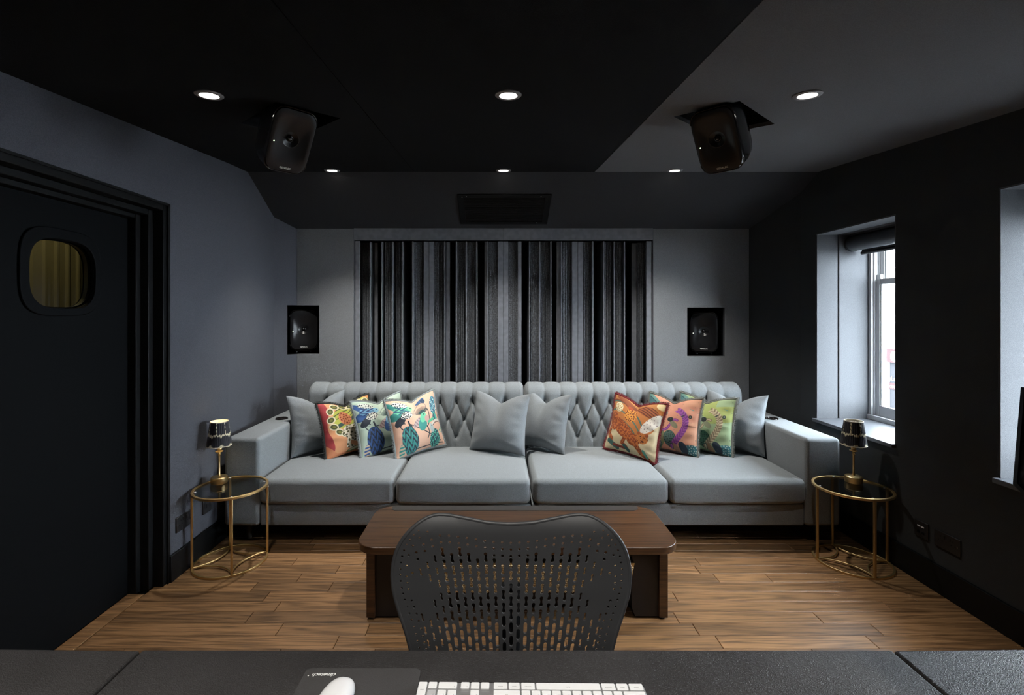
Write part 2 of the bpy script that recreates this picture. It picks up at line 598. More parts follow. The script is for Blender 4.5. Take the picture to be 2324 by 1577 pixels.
# niche boxes behind the openings
def open_box(x0, x1, y0, y1, z0, z1):
    m = MB()
    t = 0.015
    m.box(x0 - t, x1 + t, y1, y1 + t, z0 - t, z1 + t)
    m.box(x0 - t, x0, y0, y1, z0 - t, z1 + t)
    m.box(x1, x1 + t, y0, y1, z0 - t, z1 + t)
    m.box(x0, x1, y0, y1, z0 - t, z0)
    m.box(x0, x1, y0, y1, z1, z1 + t)
    return m
open_box(NR[0], NR[1], YB + 0.03, YB + 0.36, NR[2], NR[3]).build('niche', 'black_paint', wall_back)
m = MB()
t = 0.015
m.box(-2.18, NL[0] + t, 4.58, 4.595, NL[1] - t, NL[2] + t)
m.box(NL[0], NL[0] + t, YB + 0.03, 4.58, NL[1] - t, NL[2] + t)
m.box(-2.19, -2.18, 4.10, 4.58, NL[1] - t, NL[2] + t)
for z0 in (NL[1] - t, NL[2]):
    m.prism([(-1.842, 4.117), (-1.735, 4.238), (-1.735, 4.262), (NL[0], 4.262), (NL[0], 4.58), (-2.18, 4.58), (-2.18, 4.117)], z0, z0 + t)
m.build('niche', 'black_paint', wall_back)

# baseboards
bl = MB().box(XL, XL + 0.016, DY1, 3.25, 0, 0.148)
bl.prism([(XL, 3.25), (XL + 0.016, 3.25), (-1.855, 4.07), (-1.876, 4.07)], 0, 0.148)
struct(bl.build('baseboard_left', 'black_paint', bevel=0.003))
struct(MB().box(XL, XL + 0.016, -1.7, DY0, 0, 0.148).build('baseboard_left', 'black_paint', bevel=0.003))
struct(MB().box(XR - 0.016, XR, -1.7, 3.79, 0, 0.150).build('baseboard_right', 'black_paint', bevel=0.003))
struct(MB().box(-1.74, 2.19, YB - 0.024, YB - 0.007, 0, 0.150).build('baseboard_back', 'black_paint', bevel=0.003))

# ------------------------------------------------------------------ ceiling
def cmap(u, v, w):
    return (u, v, ceil_z(v) + w)
HR = [(0.841, 2.309), (1.050, 2.097), (1.388, 2.424), (1.179, 2.636)]
HL = [(-1.278, 2.413), (-0.965, 2.1135), (-0.753, 2.332), (-1.066, 2.632)]
ceiling = struct(MB().box(-2.19, 2.40, -1.69, 4.60, ROOF - 0.03, ROOF - 0.004).build('ceiling', 'black_void'))
g = 0.002
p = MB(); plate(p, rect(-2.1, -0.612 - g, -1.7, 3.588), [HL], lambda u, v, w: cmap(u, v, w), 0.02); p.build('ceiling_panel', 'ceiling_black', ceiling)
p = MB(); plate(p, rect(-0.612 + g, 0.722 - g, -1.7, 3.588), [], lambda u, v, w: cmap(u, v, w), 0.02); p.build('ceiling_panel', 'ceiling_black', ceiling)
p = MB(); plate(p, rect(0.722 + g, 2.45, -1.7, 3.588), [HR], lambda u, v, w: cmap(u, v, w), 0.02); p.build('ceiling_panel', 'ceiling_daylit', ceiling)
p = MB(); p.prism([(3.590, ceil_z(3.5881) + 0.0), (4.30, ceil_z(4.30)), (4.30, ceil_z(4.30) + 0.03), (3.590, 2.59)], -2.1, 2.45, m=lambda a, b, c: (c, a, b))
p.build('ceiling_panel', 'ceiling_fabric', ceiling)
# black boxes above the two speaker openings
def recess(H):
    m = MB()
    n = 4
    rings = [[(x, y, ceil_z(y) + 0.019) for x, y in H], [(x, y, 2.83) for x, y in H]]
    m.loft(rings, cap0=False, cap1=True)
    c = Vector((sum(h[0] for h in H) / 4, sum(h[1] for h in H) / 4, 0))
    o = m.build('speaker_recess', 'black_void', ceiling)
    sol = o.modifiers.new('thick', 'SOLIDIFY'); sol.thickness = 0.012; sol.offset = 1
    return o
recess(HR); recess(HL)

# air grille on the sloping panel
SL = math.atan(0.486)
vent = thing('air_vent', 'black egg-crate air grille in the sloping ceiling above the slatted panel', 'air vent',
             (0.058, 3.985, ceil_z(3.985) - 0.001), (-SL, 0, 0))
m = MB()
hw, hh = 0.372, 0.195
plate(m, rect(-hw, hw, -hh, hh), [rect(-hw + 0.05, hw - 0.05, -hh + 0.035, hh - 0.035)], lambda u, v, w: (u, v, -0.006 + w), 0.006)
m.build('grille_frame', 'vent_black', vent, world=False, bevel=0.0015)
m = MB()
k = 0
x = -hw + 0.05
while x <= hw - 0.05:
    m.box(x - 0.0009, x + 0.0009, -hh + 0.035, hh - 0.035, -0.003, 0.010); x += 0.0145
y = -hh + 0.035
while y <= hh - 0.035:
    m.box(-hw + 0.05, hw - 0.05, y - 0.0009, y + 0.0009, -0.0032, 0.0098); y += 0.0145
m.build('egg_crate', 'vent_black', vent, world=False, kind='stuff')
MB().box(-hw + 0.05, hw - 0.05, -hh + 0.035, hh - 0.035, 0.0105, 0.0115).build('vent_back', 'black_void', vent, world=False)
for sx, sy in ((-0.30, -0.172), (0.29, -0.172), (0.28, 0.172), (-0.335, -0.165)):
    MB().lathe([(0.004, 0), (0.004, -0.0015), (0.002, -0.003)], (sx, sy, -0.0055), 10).build('screw', 'screw_steel', vent, world=False, smooth=40)

# ------------------------------------------------------------------ recessed downlights
def make_downlight():
    t = thing('downlight', 'x', 'downlight')
    MB().lathe([(0.034, 0.0), (0.035, -0.003), (0.038, -0.006), (0.051, -0.006), (0.055, -0.003), (0.055, 0.0)], n=40, cap0=False, cap1=False).build('bezel', 'downlight_trim', t, smooth=40)
    MB().lathe([(0.0345, -0.0015), (0.030, -0.0030), (0.0, -0.0035)], n=32, cap0=False, cap1=False).build('lens', 'downlight_lens', t, smooth=40)
    l = bpy.data.lights.new('lamp', 'SPOT')
    l.energy = 60
    l.color = LIGHT_COL
    l.spot_size = R(88)
    l.spot_blend = 1.0
    l.shadow_soft_size = 0.032
    lo = bpy.data.objects.new('lamp', l)
    link(lo, t)
    lo.location = (0, 0, -0.012)
    return t
dl = make_downlight()
rows = [(2.02, [(-1.20, 'round downlight in the black ceiling left of the left hanging speaker'),
                (0.047, 'centre downlight nearest the desk in the black ceiling strip'),
                (1.294, 'round downlight with pale rim right of the right hanging speaker')]),
        (3.525, [(-1.20, 'small downlight by the ceiling slope above the left end of the sofa'),
                 (0.047, 'small downlight just in front of the black air grille'),
                 (1.294, 'small downlight by the ceiling slope just left of the right hanging speaker')]),
        (0.52, [(-1.20, 'added downlight over the left wing of the desk, unseen above the frame'),  # unseen row, added to light the desk and keyboard
                (0.047, 'added downlight over the middle of the desk, unseen above the frame'),
                (1.294, 'added downlight over the right wing of the desk, unseen above the frame')])]
first = True
for yy, ls in rows:
    for xx, lab in ls:
        o = dl if first else copy_tree(dl)
        first = False
        o.location = (xx, yy, ceil_z(yy) - 0.0005)
        o.rotation_euler = (math.atan(0.0871), 0, 0)
        for ch in o.children:
            if ch.type == 'LIGHT':
                ch.data = ch.data.copy()
                ch.data.energy = DOWNLIGHT_W[yy]
                ch.data.spot_size = R({3.525: 88, 2.02: 68, 0.52: 84}[yy])
        o['label'] = lab
        o['group'] = 'recessed ceiling downlights'

# ------------------------------------------------------------------ door
door = struct(thing('door_1', 'black soundproof door with a rounded porthole in the left wall', 'door', (-1.97, 2.15, 0)))
d = MB()
PH = superell(0.168, 0.155, 3.2, 56, 2.202, 1.679)
PO = superell(0.205, 0.197, 3.6, 56, 2.196, 1.686)
plate(d, rect(1.70, 2.588, 0.006, 2.008), [PH], lambda u, v, w: (-1.972 - w, u, v), 0.055)
d.build('door_leaf', 'door_black', door)
d = MB(); plate(d, PO, [PH], lambda u, v, w: (-1.960 - w, u, v), 0.012)
d.build('porthole_trim', 'door_black', door, bevel=0.004, seg=3)
PH2 = superell(0.162, 0.149, 3.2, 56, 2.202, 1.679)
d = MB(); plate(d, PH, [PH2], lambda u, v, w: (-1.988 - w, u, v), 0.008)
d.build('glazing_bead', 'black_paint', door)
d = MB(); d.loft([[(x, a, b) for a, b in superell(0.1675, 0.1545, 3.2, 56, 2.202, 1.679)] for x in (-1.997, -2.019)], False, False); d.build('porthole_lining', 'corridor_wall', door)
d = MB(); d.loft([[(x, a, b) for a, b in PH] for x in (-1.982, -1.986)]); d.build('porthole_pane', 'clear_glass', door)
d = MB(); d.loft([[(x, a, b) for a, b in PH] for x in (-2.020, -2.024)]); d.build('porthole_pane', 'clear_glass', door)
fr = MB()
for (a0, a1, xo, zt0, zt1) in ((2.662, 2.70, -1.834, 2.067, 2.105), (2.625, 2.662, -1.888, 2.035, 2.067), (2.590, 2.625, -1.930, 2.010, 2.035)):
    fr.box(-2.2, xo, a0, a1, 0.0, zt1)
    fr.box(-2.2, xo, DY0 + (2.70 - a1), DY0 + (2.70 - a0), 0.0, zt1)
    fr.box(-2.2, xo, DY0 + (2.70 - a0), a0, zt0, zt1)
fr.build('door_frame', 'black_paint', door, bevel=0.003)
c = MB(); c.box(XL - 0.001, XL + 0.006, 2.688, 2.706, 0, 2.111); c.box(XL - 0.001, XL + 0.006, DY0 - 0.006, 2.706, 2.099, 2.111)
c.build('architrave', 'black_paint', door)

# corridor seen through the porthole: ribbed panel wall and a lamp
n = 60
cor = MB()
prof = []
yy = 1.4
while yy < 4.4:
    prof += [(-2.90, yy), (-2.90, yy + 0.050), (-2.885, yy + 0.056), (-2.885, yy + 0.070), (-2.90, yy + 0.076)]
    yy += 0.082
prof += [(-3.0, yy), (-3.0, 1.4)]
cor.prism(prof, 0, 2.6)
tag(cor.build('ribbed_wall_panel', 'corridor_wall'), 'olive ribbed wall panel seen through the porthole of the black door', 'wall panel')
cl = thing('corridor_lamp', 'small warm ceiling lamp in the corridor behind the black door', 'lamp', (-2.55, 2.75, 2.55))
MB().lathe([(0.06, 0.05), (0.06, 0.0), (0.055, 0.0)], n=24, cap1=False).build('lamp_body', 'black_paint', cl, world=False, smooth=40)
MB().lathe([(0.055, 0.002), (0.05, -0.01), (0.0, -0.02)], n=24, cap0=False).build('diffuser', 'corridor_lamp', cl, world=False, smooth=60)
MB().box(-2.65, -2.45, 2.65, 2.85, 2.60, 2.62).build('mounting_plate', 'black_paint', cl)
cr = MB().box(-3.3, -2.2, -1.7, 4.62, 2.62, 2.68)
struct(cr.build('ceiling_corridor', 'black_void'))

# ------------------------------------------------------------------ windows
def make_window(idx, a, b):
    w = struct(thing('window_%d' % idx, 'white sash window in the right wall', 'window', (2.80, (a + b) / 2, WZ0)))
    fr = MB()
    fr.box(2.765, 2.85, a, a + 0.035, WZ0, WZ1)
    fr.box(2.765, 2.85, b - 0.035, b, WZ0, WZ1)
    fr.box(2.765, 2.85, a, b, WZ1 - 0.035, WZ1)
    fr.box(2.755, 2.86, a, b, WZ0, WZ0 + 0.035)
    for y0 in (a + 0.035, b - 0.047):
        fr.box(2.780, 2.790, y0, y0 + 0.012, WZ0 + 0.035, WZ1 - 0.035)
        fr.box(2.815, 2.823, y0, y0 + 0.012, WZ0 + 0.035, WZ1 - 0.035)
    fr.build('window_frame', 'window_white', w, bevel=0.003)
    zm = 1.735
    for nm, x0, x1, z0, z1 in (('lower_sash', 2.790, 2.815, WZ0 + 0.035, zm + 0.02), ('upper_sash', 2.823, 2.848, zm - 0.02, WZ1 - 0.035)):
        s = MB()
        y0, y1 = a + 0.037, b - 0.037
        tb = 0.075 if nm == 'lower_sash' else 0.04
        s.box(x0, x1, y0, y0 + 0.045, z0, z1)
        s.box(x0, x1, y1 - 0.045, y1, z0, z1)
        s.box(x0, x1, y0 + 0.045, y1 - 0.045, z0, z0 + tb)
        s.box(x0, x1, y0 + 0.045, y1 - 0.045, z1 - 0.04, z1)
        for q in (y0 + 0.045, y1 - 0.055):
            s.box(x0 + 0.006, x1 - 0.006, q, q + 0.010, z0 + tb, z1 - 0.04)
        sash = s.build(nm, 'window_white', w, bevel=0.002)
        MB().box((x0 + x1) / 2 - 0.002, (x0 + x1) / 2 + 0.002, y0 + 0.045, y1 - 0.045, z0 + tb, z1 - 0.04).build('pane', 'clear_glass', sash)
        if nm == 'upper_sash':
            for q in (y0, y1 - 0.04):
                h = MB()
                h.prism([(0, 0), (0.026, 0), (0.026, -0.028), (0.018, -0.045), (0.010, -0.05), (0.006, -0.066), (0, -0.07)], q, q + 0.04,
                        m=lambda u, v, t: (x1 - 0.026 - 0.02 + u, t, zm - 0.018 + v + 0.07))
                h.build('sash_horn', 'window_white', sash)
    # linings of the reveal: two fabric panels with a dark gap between them
    for x0, x1 in ((2.382, 2.535), (2.548, 2.764)):
        MB().box(x0, x1, b - 0.008, b, WZ0 + 0.002, WZ1 - 0.008).build('reveal_panel', 'reveal_fabric', w)
        MB().box(x0, x1, a, a + 0.008, WZ0 + 0.002, WZ1 - 0.008).build('reveal_panel', 'reveal_fabric', w)
        MB().box(x0, x1, a, b, WZ1 - 0.008, WZ1).build('reveal_panel', 'reveal_fabric', w)
    MB().box(2.352, 2.760, a - 0.004, b + 0.004, WZ0 - 0.022, WZ0 + 0.002).build('window_sill', 'sill_paint', w, bevel=0.003)
    return w
for i, (a, b) in enumerate(WINS):
    make_window(i + 1, a, b)

def roller_blind(a, b, label):
    t = thing('roller_blind', label, 'roller blind', (2.64, (a + b) / 2, WZ1 - 0.075))
    cy = lambda r0, y0, y1, x, z, n=28: MB().loft([[(x + r0 * math.cos(2 * PI * k / n), yy, z + r0 * math.sin(2 * PI * k / n)) for k in range(n)] for yy in (y0, y1)])
    cy(0.056, a + 0.03, b - 0.03, 2.635, WZ1 - 0.075).build('cassette', 'blind_cassette', t, smooth=40)
    for yy in (a + 0.022, b - 0.032):
        cy(0.060, yy, yy + 0.010, 2.635, WZ1 - 0.075).build('end_cap', 'blind_fabric', t, smooth=40)
    MB().box(2.688, 2.690, a + 0.045, b - 0.045, WZ1 - 0.140, WZ1 - 0.06).build('blind_cloth', 'blind_fabric', t)
    cy(0.012, a + 0.045, b - 0.045, 2.689, WZ1 - 0.148, 12).build('bottom_bar', 'blind_fabric', t, smooth=40)
    MB().box(2.60, 2.67, a + 0.04, b - 0.04, WZ1 - 0.022, WZ1 - 0.008).build('mounting_rail', 'blind_fabric', t)
    return t
roller_blind(*WINS[0], 'dark rolled-up blind at the top of the window beside the sofa')
roller_blind(*WINS[1], 'dark rolled-up blind in the window at the right edge')

# ------------------------------------------------------------------ across the street
bd = thing('shop_building', 'pale building across the street with a red shop sign', 'building', (14.5, 16, -3.2))
b_ = MB()
b_.box(14.0, 16.0, 17.33, 30.0, -3.2, 4.5)
b_.build('wall', 'facade_white', bd)
MB().box(14.02, 16.0, 8.0, 17.33, 0.55, 4.5).build('wall', 'facade_white', bd)
MB().box(13.80, 14.05, 8.0, 17.33, 0.42, 0.60).build('cornice', 'facade_stone', bd)
MB().box(13.92, 14.05, 8.0, 17.33, -0.22, 0.25).build('shop_sign', 'sign_red', bd)
MB().box(13.98, 14.05, 8.0, 17.33, 0.25, 0.42).build('sign_band', 'facade_white', bd)
MB().lathe([(0.19, 0), (0.17, 0.02), (0, 0.02)], n=20, m=lambda x, y, z: (13.92 - z, 16.98 + x * 0.9, 0.0 + y)).build('sign_emblem', 'facade_white', bd)
MB().box(14.04, 14.10, 8.0, 17.33, -3.2, -0.22).build('shop_window', 'shop_glass', bd)
MB().box(14.02, 14.04, 8.0, 17.33, -1.18, -0.95).build('window_strip', 'sign_red', bd)
for txt, z, s_ in (('d.co.uk', -0.80, 0.24), ('comms', -1.065, 0.20)):
    place_mesh('lettering', text_mesh(txt, s_, 'facade_white', align='LEFT'), bd,
               Matrix.Translation((-0.49, 17.30 - 16, z + 3.2)) @ Matrix(((0, 0, -1, 0), (-1, 0, 0, 0), (0, 1, 0, 0), (0, 0, 0, 1))))
for yy in (15.6, 13.0, 10.5):
    for zz in (1.3,):
        wo = MB().box(13.99, 14.03, yy - 0.55, yy + 0.55, zz, zz + 1.9).build('upper_window', 'facade_stone', bd)
        MB().box(13.985, 13.995, yy - 0.46, yy + 0.46, zz + 0.08, zz + 1.8).build('pane', 'shop_glass', wo)
tag(MB().box(2.9, 30, -20, 40, -3.4, -3.2).build('street', 'street_grey'), 'grey street below the windows', 'street', kind='structure')
# ------------------------------------------------------------------ wall plates
def wall_plate(name, label, x, y0, y1, z0, z1, side, kind):
    t = thing(name, label, 'socket', (x, (y0 + y1) / 2, z0))
    s = 1 if side == 'L' else -1
    bx = lambda y0, y1, z0, z1, d0, d1: MB().box(min(x + s * d0, x + s * d1), max(x + s * d0, x + s * d1), y0, y1, z0, z1)
    bx(y0, y1, z0, z1, 0, 0.009).build('cover_plate', 'plastic_black', t, bevel=0.003)
    yc, zc = (y0 + y1) / 2, (z0 + z1) / 2
    if kind == 'double':
        for q in (-0.036, 0.036):
            for dy, dz, w, h in ((0, 0.018, 0.004, 0.008), (-0.011, -0.004, 0.0065, 0.004), (0.011, -0.004, 0.0065, 0.004)):
                bx(yc + q + dy - w / 2, yc + q + dy + w / 2, zc + dz - h / 2, zc + dz + h / 2, 0.0085, 0.0094).build('pin_hole', 'black_void', t)
            bx(yc + q * 0.42 - 0.005, yc + q * 0.42 + 0.005, zc + 0.012, zc + 0.030, 0.0085, 0.012).build('rocker_switch', 'plastic_black', t, bevel=0.001)
        for q in (-0.060, 0.060):
            bx(yc + q - 0.002, yc + q + 0.002, zc - 0.002, zc + 0.002, 0.0085, 0.010).build('screw', 'screw_steel', t)
    elif kind == 'single':
        bx(yc - 0.012, yc + 0.012, zc - 0.012, zc + 0.012, 0.0085, 0.011).build('outlet', 'plastic_black', t, bevel=0.001)
    else:
        for q in (-0.012, 0.012):
            bx(yc + q - 0.009, yc + q + 0.009, zc + 0.012, zc + 0.019, 0.0085, 0.0105).build('usb_port', 'white_port', t)
        for q in (-0.014, 0.014):
            bx(yc + q - 0.008, yc + q + 0.008, zc - 0.024, zc - 0.012, 0.0085, 0.0105).build('rocker_switch', 'black_void', t)
    return t
wall_plate('wall_socket', 'black double socket low on the left wall beside the door frame', XL, 2.755, 2.903, 0.250, 0.336, 'L', 'double')
wall_plate('wall_socket', 'black single wall plate low on the left wall behind the side table', XL, 3.005, 3.093, 0.250, 0.340, 'L', 'single')
wall_plate('wall_socket', 'black wall plate with two white ports low on the right wall', XR, 2.668, 2.756, 0.250, 0.340, 'R', 'usb')
wall_plate('wall_socket', 'black double socket low on the right wall, nearest the desk', XR, 2.482, 2.630, 0.250, 0.338, 'R', 'double')

# ------------------------------------------------------------------ loudspeakers
def make_speaker(stand):
    t = thing('loudspeaker', 'x', 'loudspeaker')
    A, B = 0.1185, 0.178
    def ring(y, a, b, n=5.0, k=56):
        return [(p[0], y, p[1]) for p in superell(a, b, n, k)]
    body = MB()
    rings = [ring(-0.121, A * 0.93, B * 0.945), ring(-0.114, A * 0.975, B * 0.975), ring(-0.095, A, B * 0.995), ring(-0.02, A * 1.03, B * 1.01),
             ring(0.05, A * 0.99, B * 0.97), ring(0.09, A * 0.86, B * 0.86), ring(0.115, A * 0.66, B * 0.70)]
    body.loft(rings, cap0=False, cap1=True)
    body.build('cabinet', 'speaker_gloss', t, smooth=50)
    # front baffle with the dished waveguide
    bf = MB()
    rr = []
    cz = 0.008
    for f, y, mix in ((1.0, -0.121, 0), (0.90, -0.1245, 0.0), (0.80, -0.1235, 0.15), (0.68, -0.1185, 0.4), (0.55, -0.112, 0.75), (0.45, -0.108, 1), (0.40, -0.1075, 1), (0.36, -0.105, 1), (0.25, -0.099, 1), (0.15, -0.090, 1)):
        sq = superell(A * 0.93, B * 0.945, 5.0, 56)
        ci = superell(A * 0.93, A * 0.93, 2.0, 56)
        rr.append([(((1 - mix) * sq[i][0] + mix * ci[i][0]) * f, y, ((1 - mix) * sq[i][1] + mix * ci[i][1]) * f + cz * mix) for i in range(56)])
    rr.reverse()
    bf.loft(rr, cap0=True, cap1=False)
    bf.build('baffle', 'speaker_black', t, smooth=60)
    ym = lambda x, y, z: (x, -z, y + cz)
    MB().lathe([(0.046, 0.1055), (0.046, 0.1080), (0.043, 0.1080), (0.043, 0.1055)], n=40, m=ym, cap0=False, cap1=False).build('driver_surround', 'speaker_black', t, smooth=40)
    MB().lathe([(0.017, 0.088), (0.017, 0.096), (0.014, 0.097), (0.012, 0.094)], n=28, m=ym, cap0=False, cap1=False).build('tweeter_ring', 'speaker_gloss', t, smooth=40)
    MB().lathe([(0.0125, 0.092), (0.0115, 0.097), (0.008, 0.1015), (0.0035, 0.104), (0.0, 0.1045)], n=24, m=ym).build('tweeter_dome', 'dome_metal', t, smooth=70)
    for sgn in (1, -1):
        pts = []
        for i in range(25):
            a = R(22 + 136 * i / 24)
            c, s_ = math.cos(a), math.sin(a)
            pts.append((A * 0.985 * math.copysign(abs(c) ** 0.42, c), -0.112, sgn * B * 0.985 * abs(s_) ** 0.42))
        MB().tube(pts, 0.0034, 8).build('bass_slot_lip', 'speaker_gloss', t, smooth=60)
    MB().lathe([(0.0028, 0), (0.0028, 0.0015), (0, 0.0015)], n=12, m=lambda x, y, z: (-0.088 + x, -0.1235 - z, -0.012 + y)).build('status_light', 'led_green', t)
    me = text_mesh('GENELEC', 0.0145, 'print_white', bold=0.0002)
    place_mesh('lettering', me, t, Matrix.Translation((0, -0.1252, -0.148)) @ Matrix.Rotation(R(90), 4, 'X'))
    if stand:
        for sx in (-0.06, 0.06):
            MB().lathe([(0.0, -0.030), (0.010, -0.029), (0.015, -0.022), (0.017, -0.014), (0.014, -0.004), (0.008, 0.0)], (sx, -0.07, -0.178), 18).build('stand_foot', 'speaker_black', t, smooth=60)
            MB().lathe([(0.0, -0.030), (0.012, -0.028), (0.012, 0.0)], (sx, 0.05, -0.172), 14).build('stand_foot', 'speaker_black', t, smooth=60)
        m_ = MB()
        m_.loft([[(sx, y, -0.186 - 0.010 * (1 - (sx / 0.07) ** 2) * 0 + dz) for y, dz in ((-0.085, 0), (0.06, 0), (0.06, 0.006), (-0.085, 0.006))] for sx in np.linspace(-0.07, 0.07, 9)])
        m_.build('stand_plate', 'speaker_black', t)
    else:
        MB().box(-0.03, 0.03, 0.02, 0.075, 0.165, 0.20).build('mount_plate', 'black_paint', t, bevel=0.003)
        MB().tube([(0, 0.05, 0.195), (0, 0.09, 0.26), (0, 0.15, 0.40)], 0.018, 12).build('mount_arm', 'black_paint', t, smooth=50)
    return t
s1 = make_speaker(True)
s1['label'] = 'black loudspeaker on a desktop stand in the niche of the right back wall'
s1.location = (1.862, YB + 0.150, 1.131 + 0.208)
s1.rotation_euler = (0, 0, R(-20))
s2 = copy_tree(s1)
s2['label'] = 'black loudspeaker in the niche across the left back corner'
s2.location = (-1.745, YB + 0.135, 1.150 + 0.208)
s2.rotation_euler = (0, 0, R(24))
s3 = make_speaker(False)
s3['label'] = 'black loudspeaker hanging from the right ceiling opening, beside the window'
s3.location = (1.060, 2.270, 2.345)
s3.scale = (0.85, 0.85, 0.85)
s3.rotation_euler = (R(36), 0, R(-45))
s4 = copy_tree(s3)
s4['label'] = 'black loudspeaker hanging from the left ceiling opening, nearest the door'
s4.location = (-1.000, 2.275, 2.345)
s4.rotation_euler = (R(36), 0, R(45))
for s_ in (s1, s2, s3, s4): s_['group'] = 'studio loudspeakers'

# ------------------------------------------------------------------ slatted diffuser on the back wall
diff = thing('slatted_diffuser', 'dark grey acoustic diffuser of vertical slats and wells behind the sofa', 'acoustic panel', (0.056, YB + 0.1, 0.2))
ZB, ZT = 0.25, 2.135
open_box(DX0 + 0.002, DX1 - 0.002, YB + 0.031, YB + 0.30, ZB - 0.05, ZT + 0.03).build('back_box', 'black_paint', diff)
def fx(c, depth=0.0):       # slat positions measured across the bay
    return ((780 + c / 3.228) - 1128) / 1100 * (YB + depth)
slats = [(78, 118, 'frame', 0.005), (120, 190, 'rib', 0.10), (190, 197, 'fin', 0.03), (225, 250, 'flat', 0.12), (275, 282, 'fin', 0.03), (284, 300, 'flat', 0.16),
         (300, 355, 'rib', 0.07), (355, 361, 'fin', 0.03), (378, 428, 'rib', 0.08), (428, 435, 'fin', 0.03), (500, 511, 'fin', 0.02), (514, 585, 'rib', 0.055),
         (586, 624, 'flat', 0.035), (626, 660, 'flat', 0.035), (662, 735, 'rib', 0.055), (735, 743, 'fin', 0.02), (750, 778, 'flat', 0.06), (820, 829, 'fin', 0.02),
         (831, 893, 'rib', 0.06), (893, 903, 'fin', 0.02), (904, 970, 'rib', 0.06), (970, 979, 'fin', 0.02), (1032, 1050, 'flat', 0.035), (1050, 1058, 'fin', 0.02),
         (1060, 1128, 'rib', 0.05), (1129, 1167, 'flat', 0.030), (1169, 1206, 'flat', 0.030), (1208, 1275, 'rib', 0.05), (1276, 1302, 'flat', 0.025), (1357, 1366, 'fin', 0.02),
         (1367, 1432, 'rib', 0.055), (1433, 1441, 'fin', 0.02), (1443, 1514, 'rib', 0.055), (1515, 1523, 'fin', 0.02), (1560, 1590, 'flat', 0.04), (1591, 1599, 'fin', 0.02),
         (1600, 1671, 'rib', 0.05), (1673, 1714, 'flat', 0.030), (1716, 1755, 'flat', 0.030), (1757, 1818, 'rib', 0.05), (1819, 1831, 'fin', 0.02), (1902, 1911, 'fin', 0.02),
         (1912, 1962, 'rib', 0.07), (1978, 1986, 'fin', 0.03), (1988, 2036, 'rib', 0.08), (2055, 2062, 'fin', 0.03), (2110, 2150, 'flat', 0.14), (2155, 2215, 'rib', 0.10), (2217, 2258, 'frame', 0.005)]
for a, b, kd, dep in slats:
    x0, x1 = fx(a, dep), fx(b, dep)
    x0, x1 = max(x0, DX0 + 0.003), min(x1, DX1 - 0.003)
    y0 = YB + dep
    m = MB()
    if kd in ('flat', 'frame'):
        m.box(x0, x1, y0, y0 + 0.02, ZB, ZT)
        m.build('slat', 'slat_paint', diff, bevel=0.0015)
    elif kd == 'fin':
        m.box(x0, x1, y0, YB + 0.295, ZB, ZT)
        m.build('fin', 'slat_paint', diff, bevel=0.001)
    else:
        prof = []
        w = x1 - x0
        nr = max(4, int(w / 0.0135))
        q = w / nr
        for i in range(nr):
            gx = x0 + i * q
            dd = random.uniform(-0.003, 0.003)
            gw = q * random.uniform(0.16, 0.34)
            prof += [(gx, y0 + 0.010), (gx + gw, y0 + 0.010), (gx + gw, y0 + dd), (gx + q, y0 + dd)]
        prof += [(x1, y0 + 0.03), (x0, y0 + 0.03)]
        m.prism(prof, ZB, ZT)
        m.build('grooved_slat', 'rough_slat', diff)

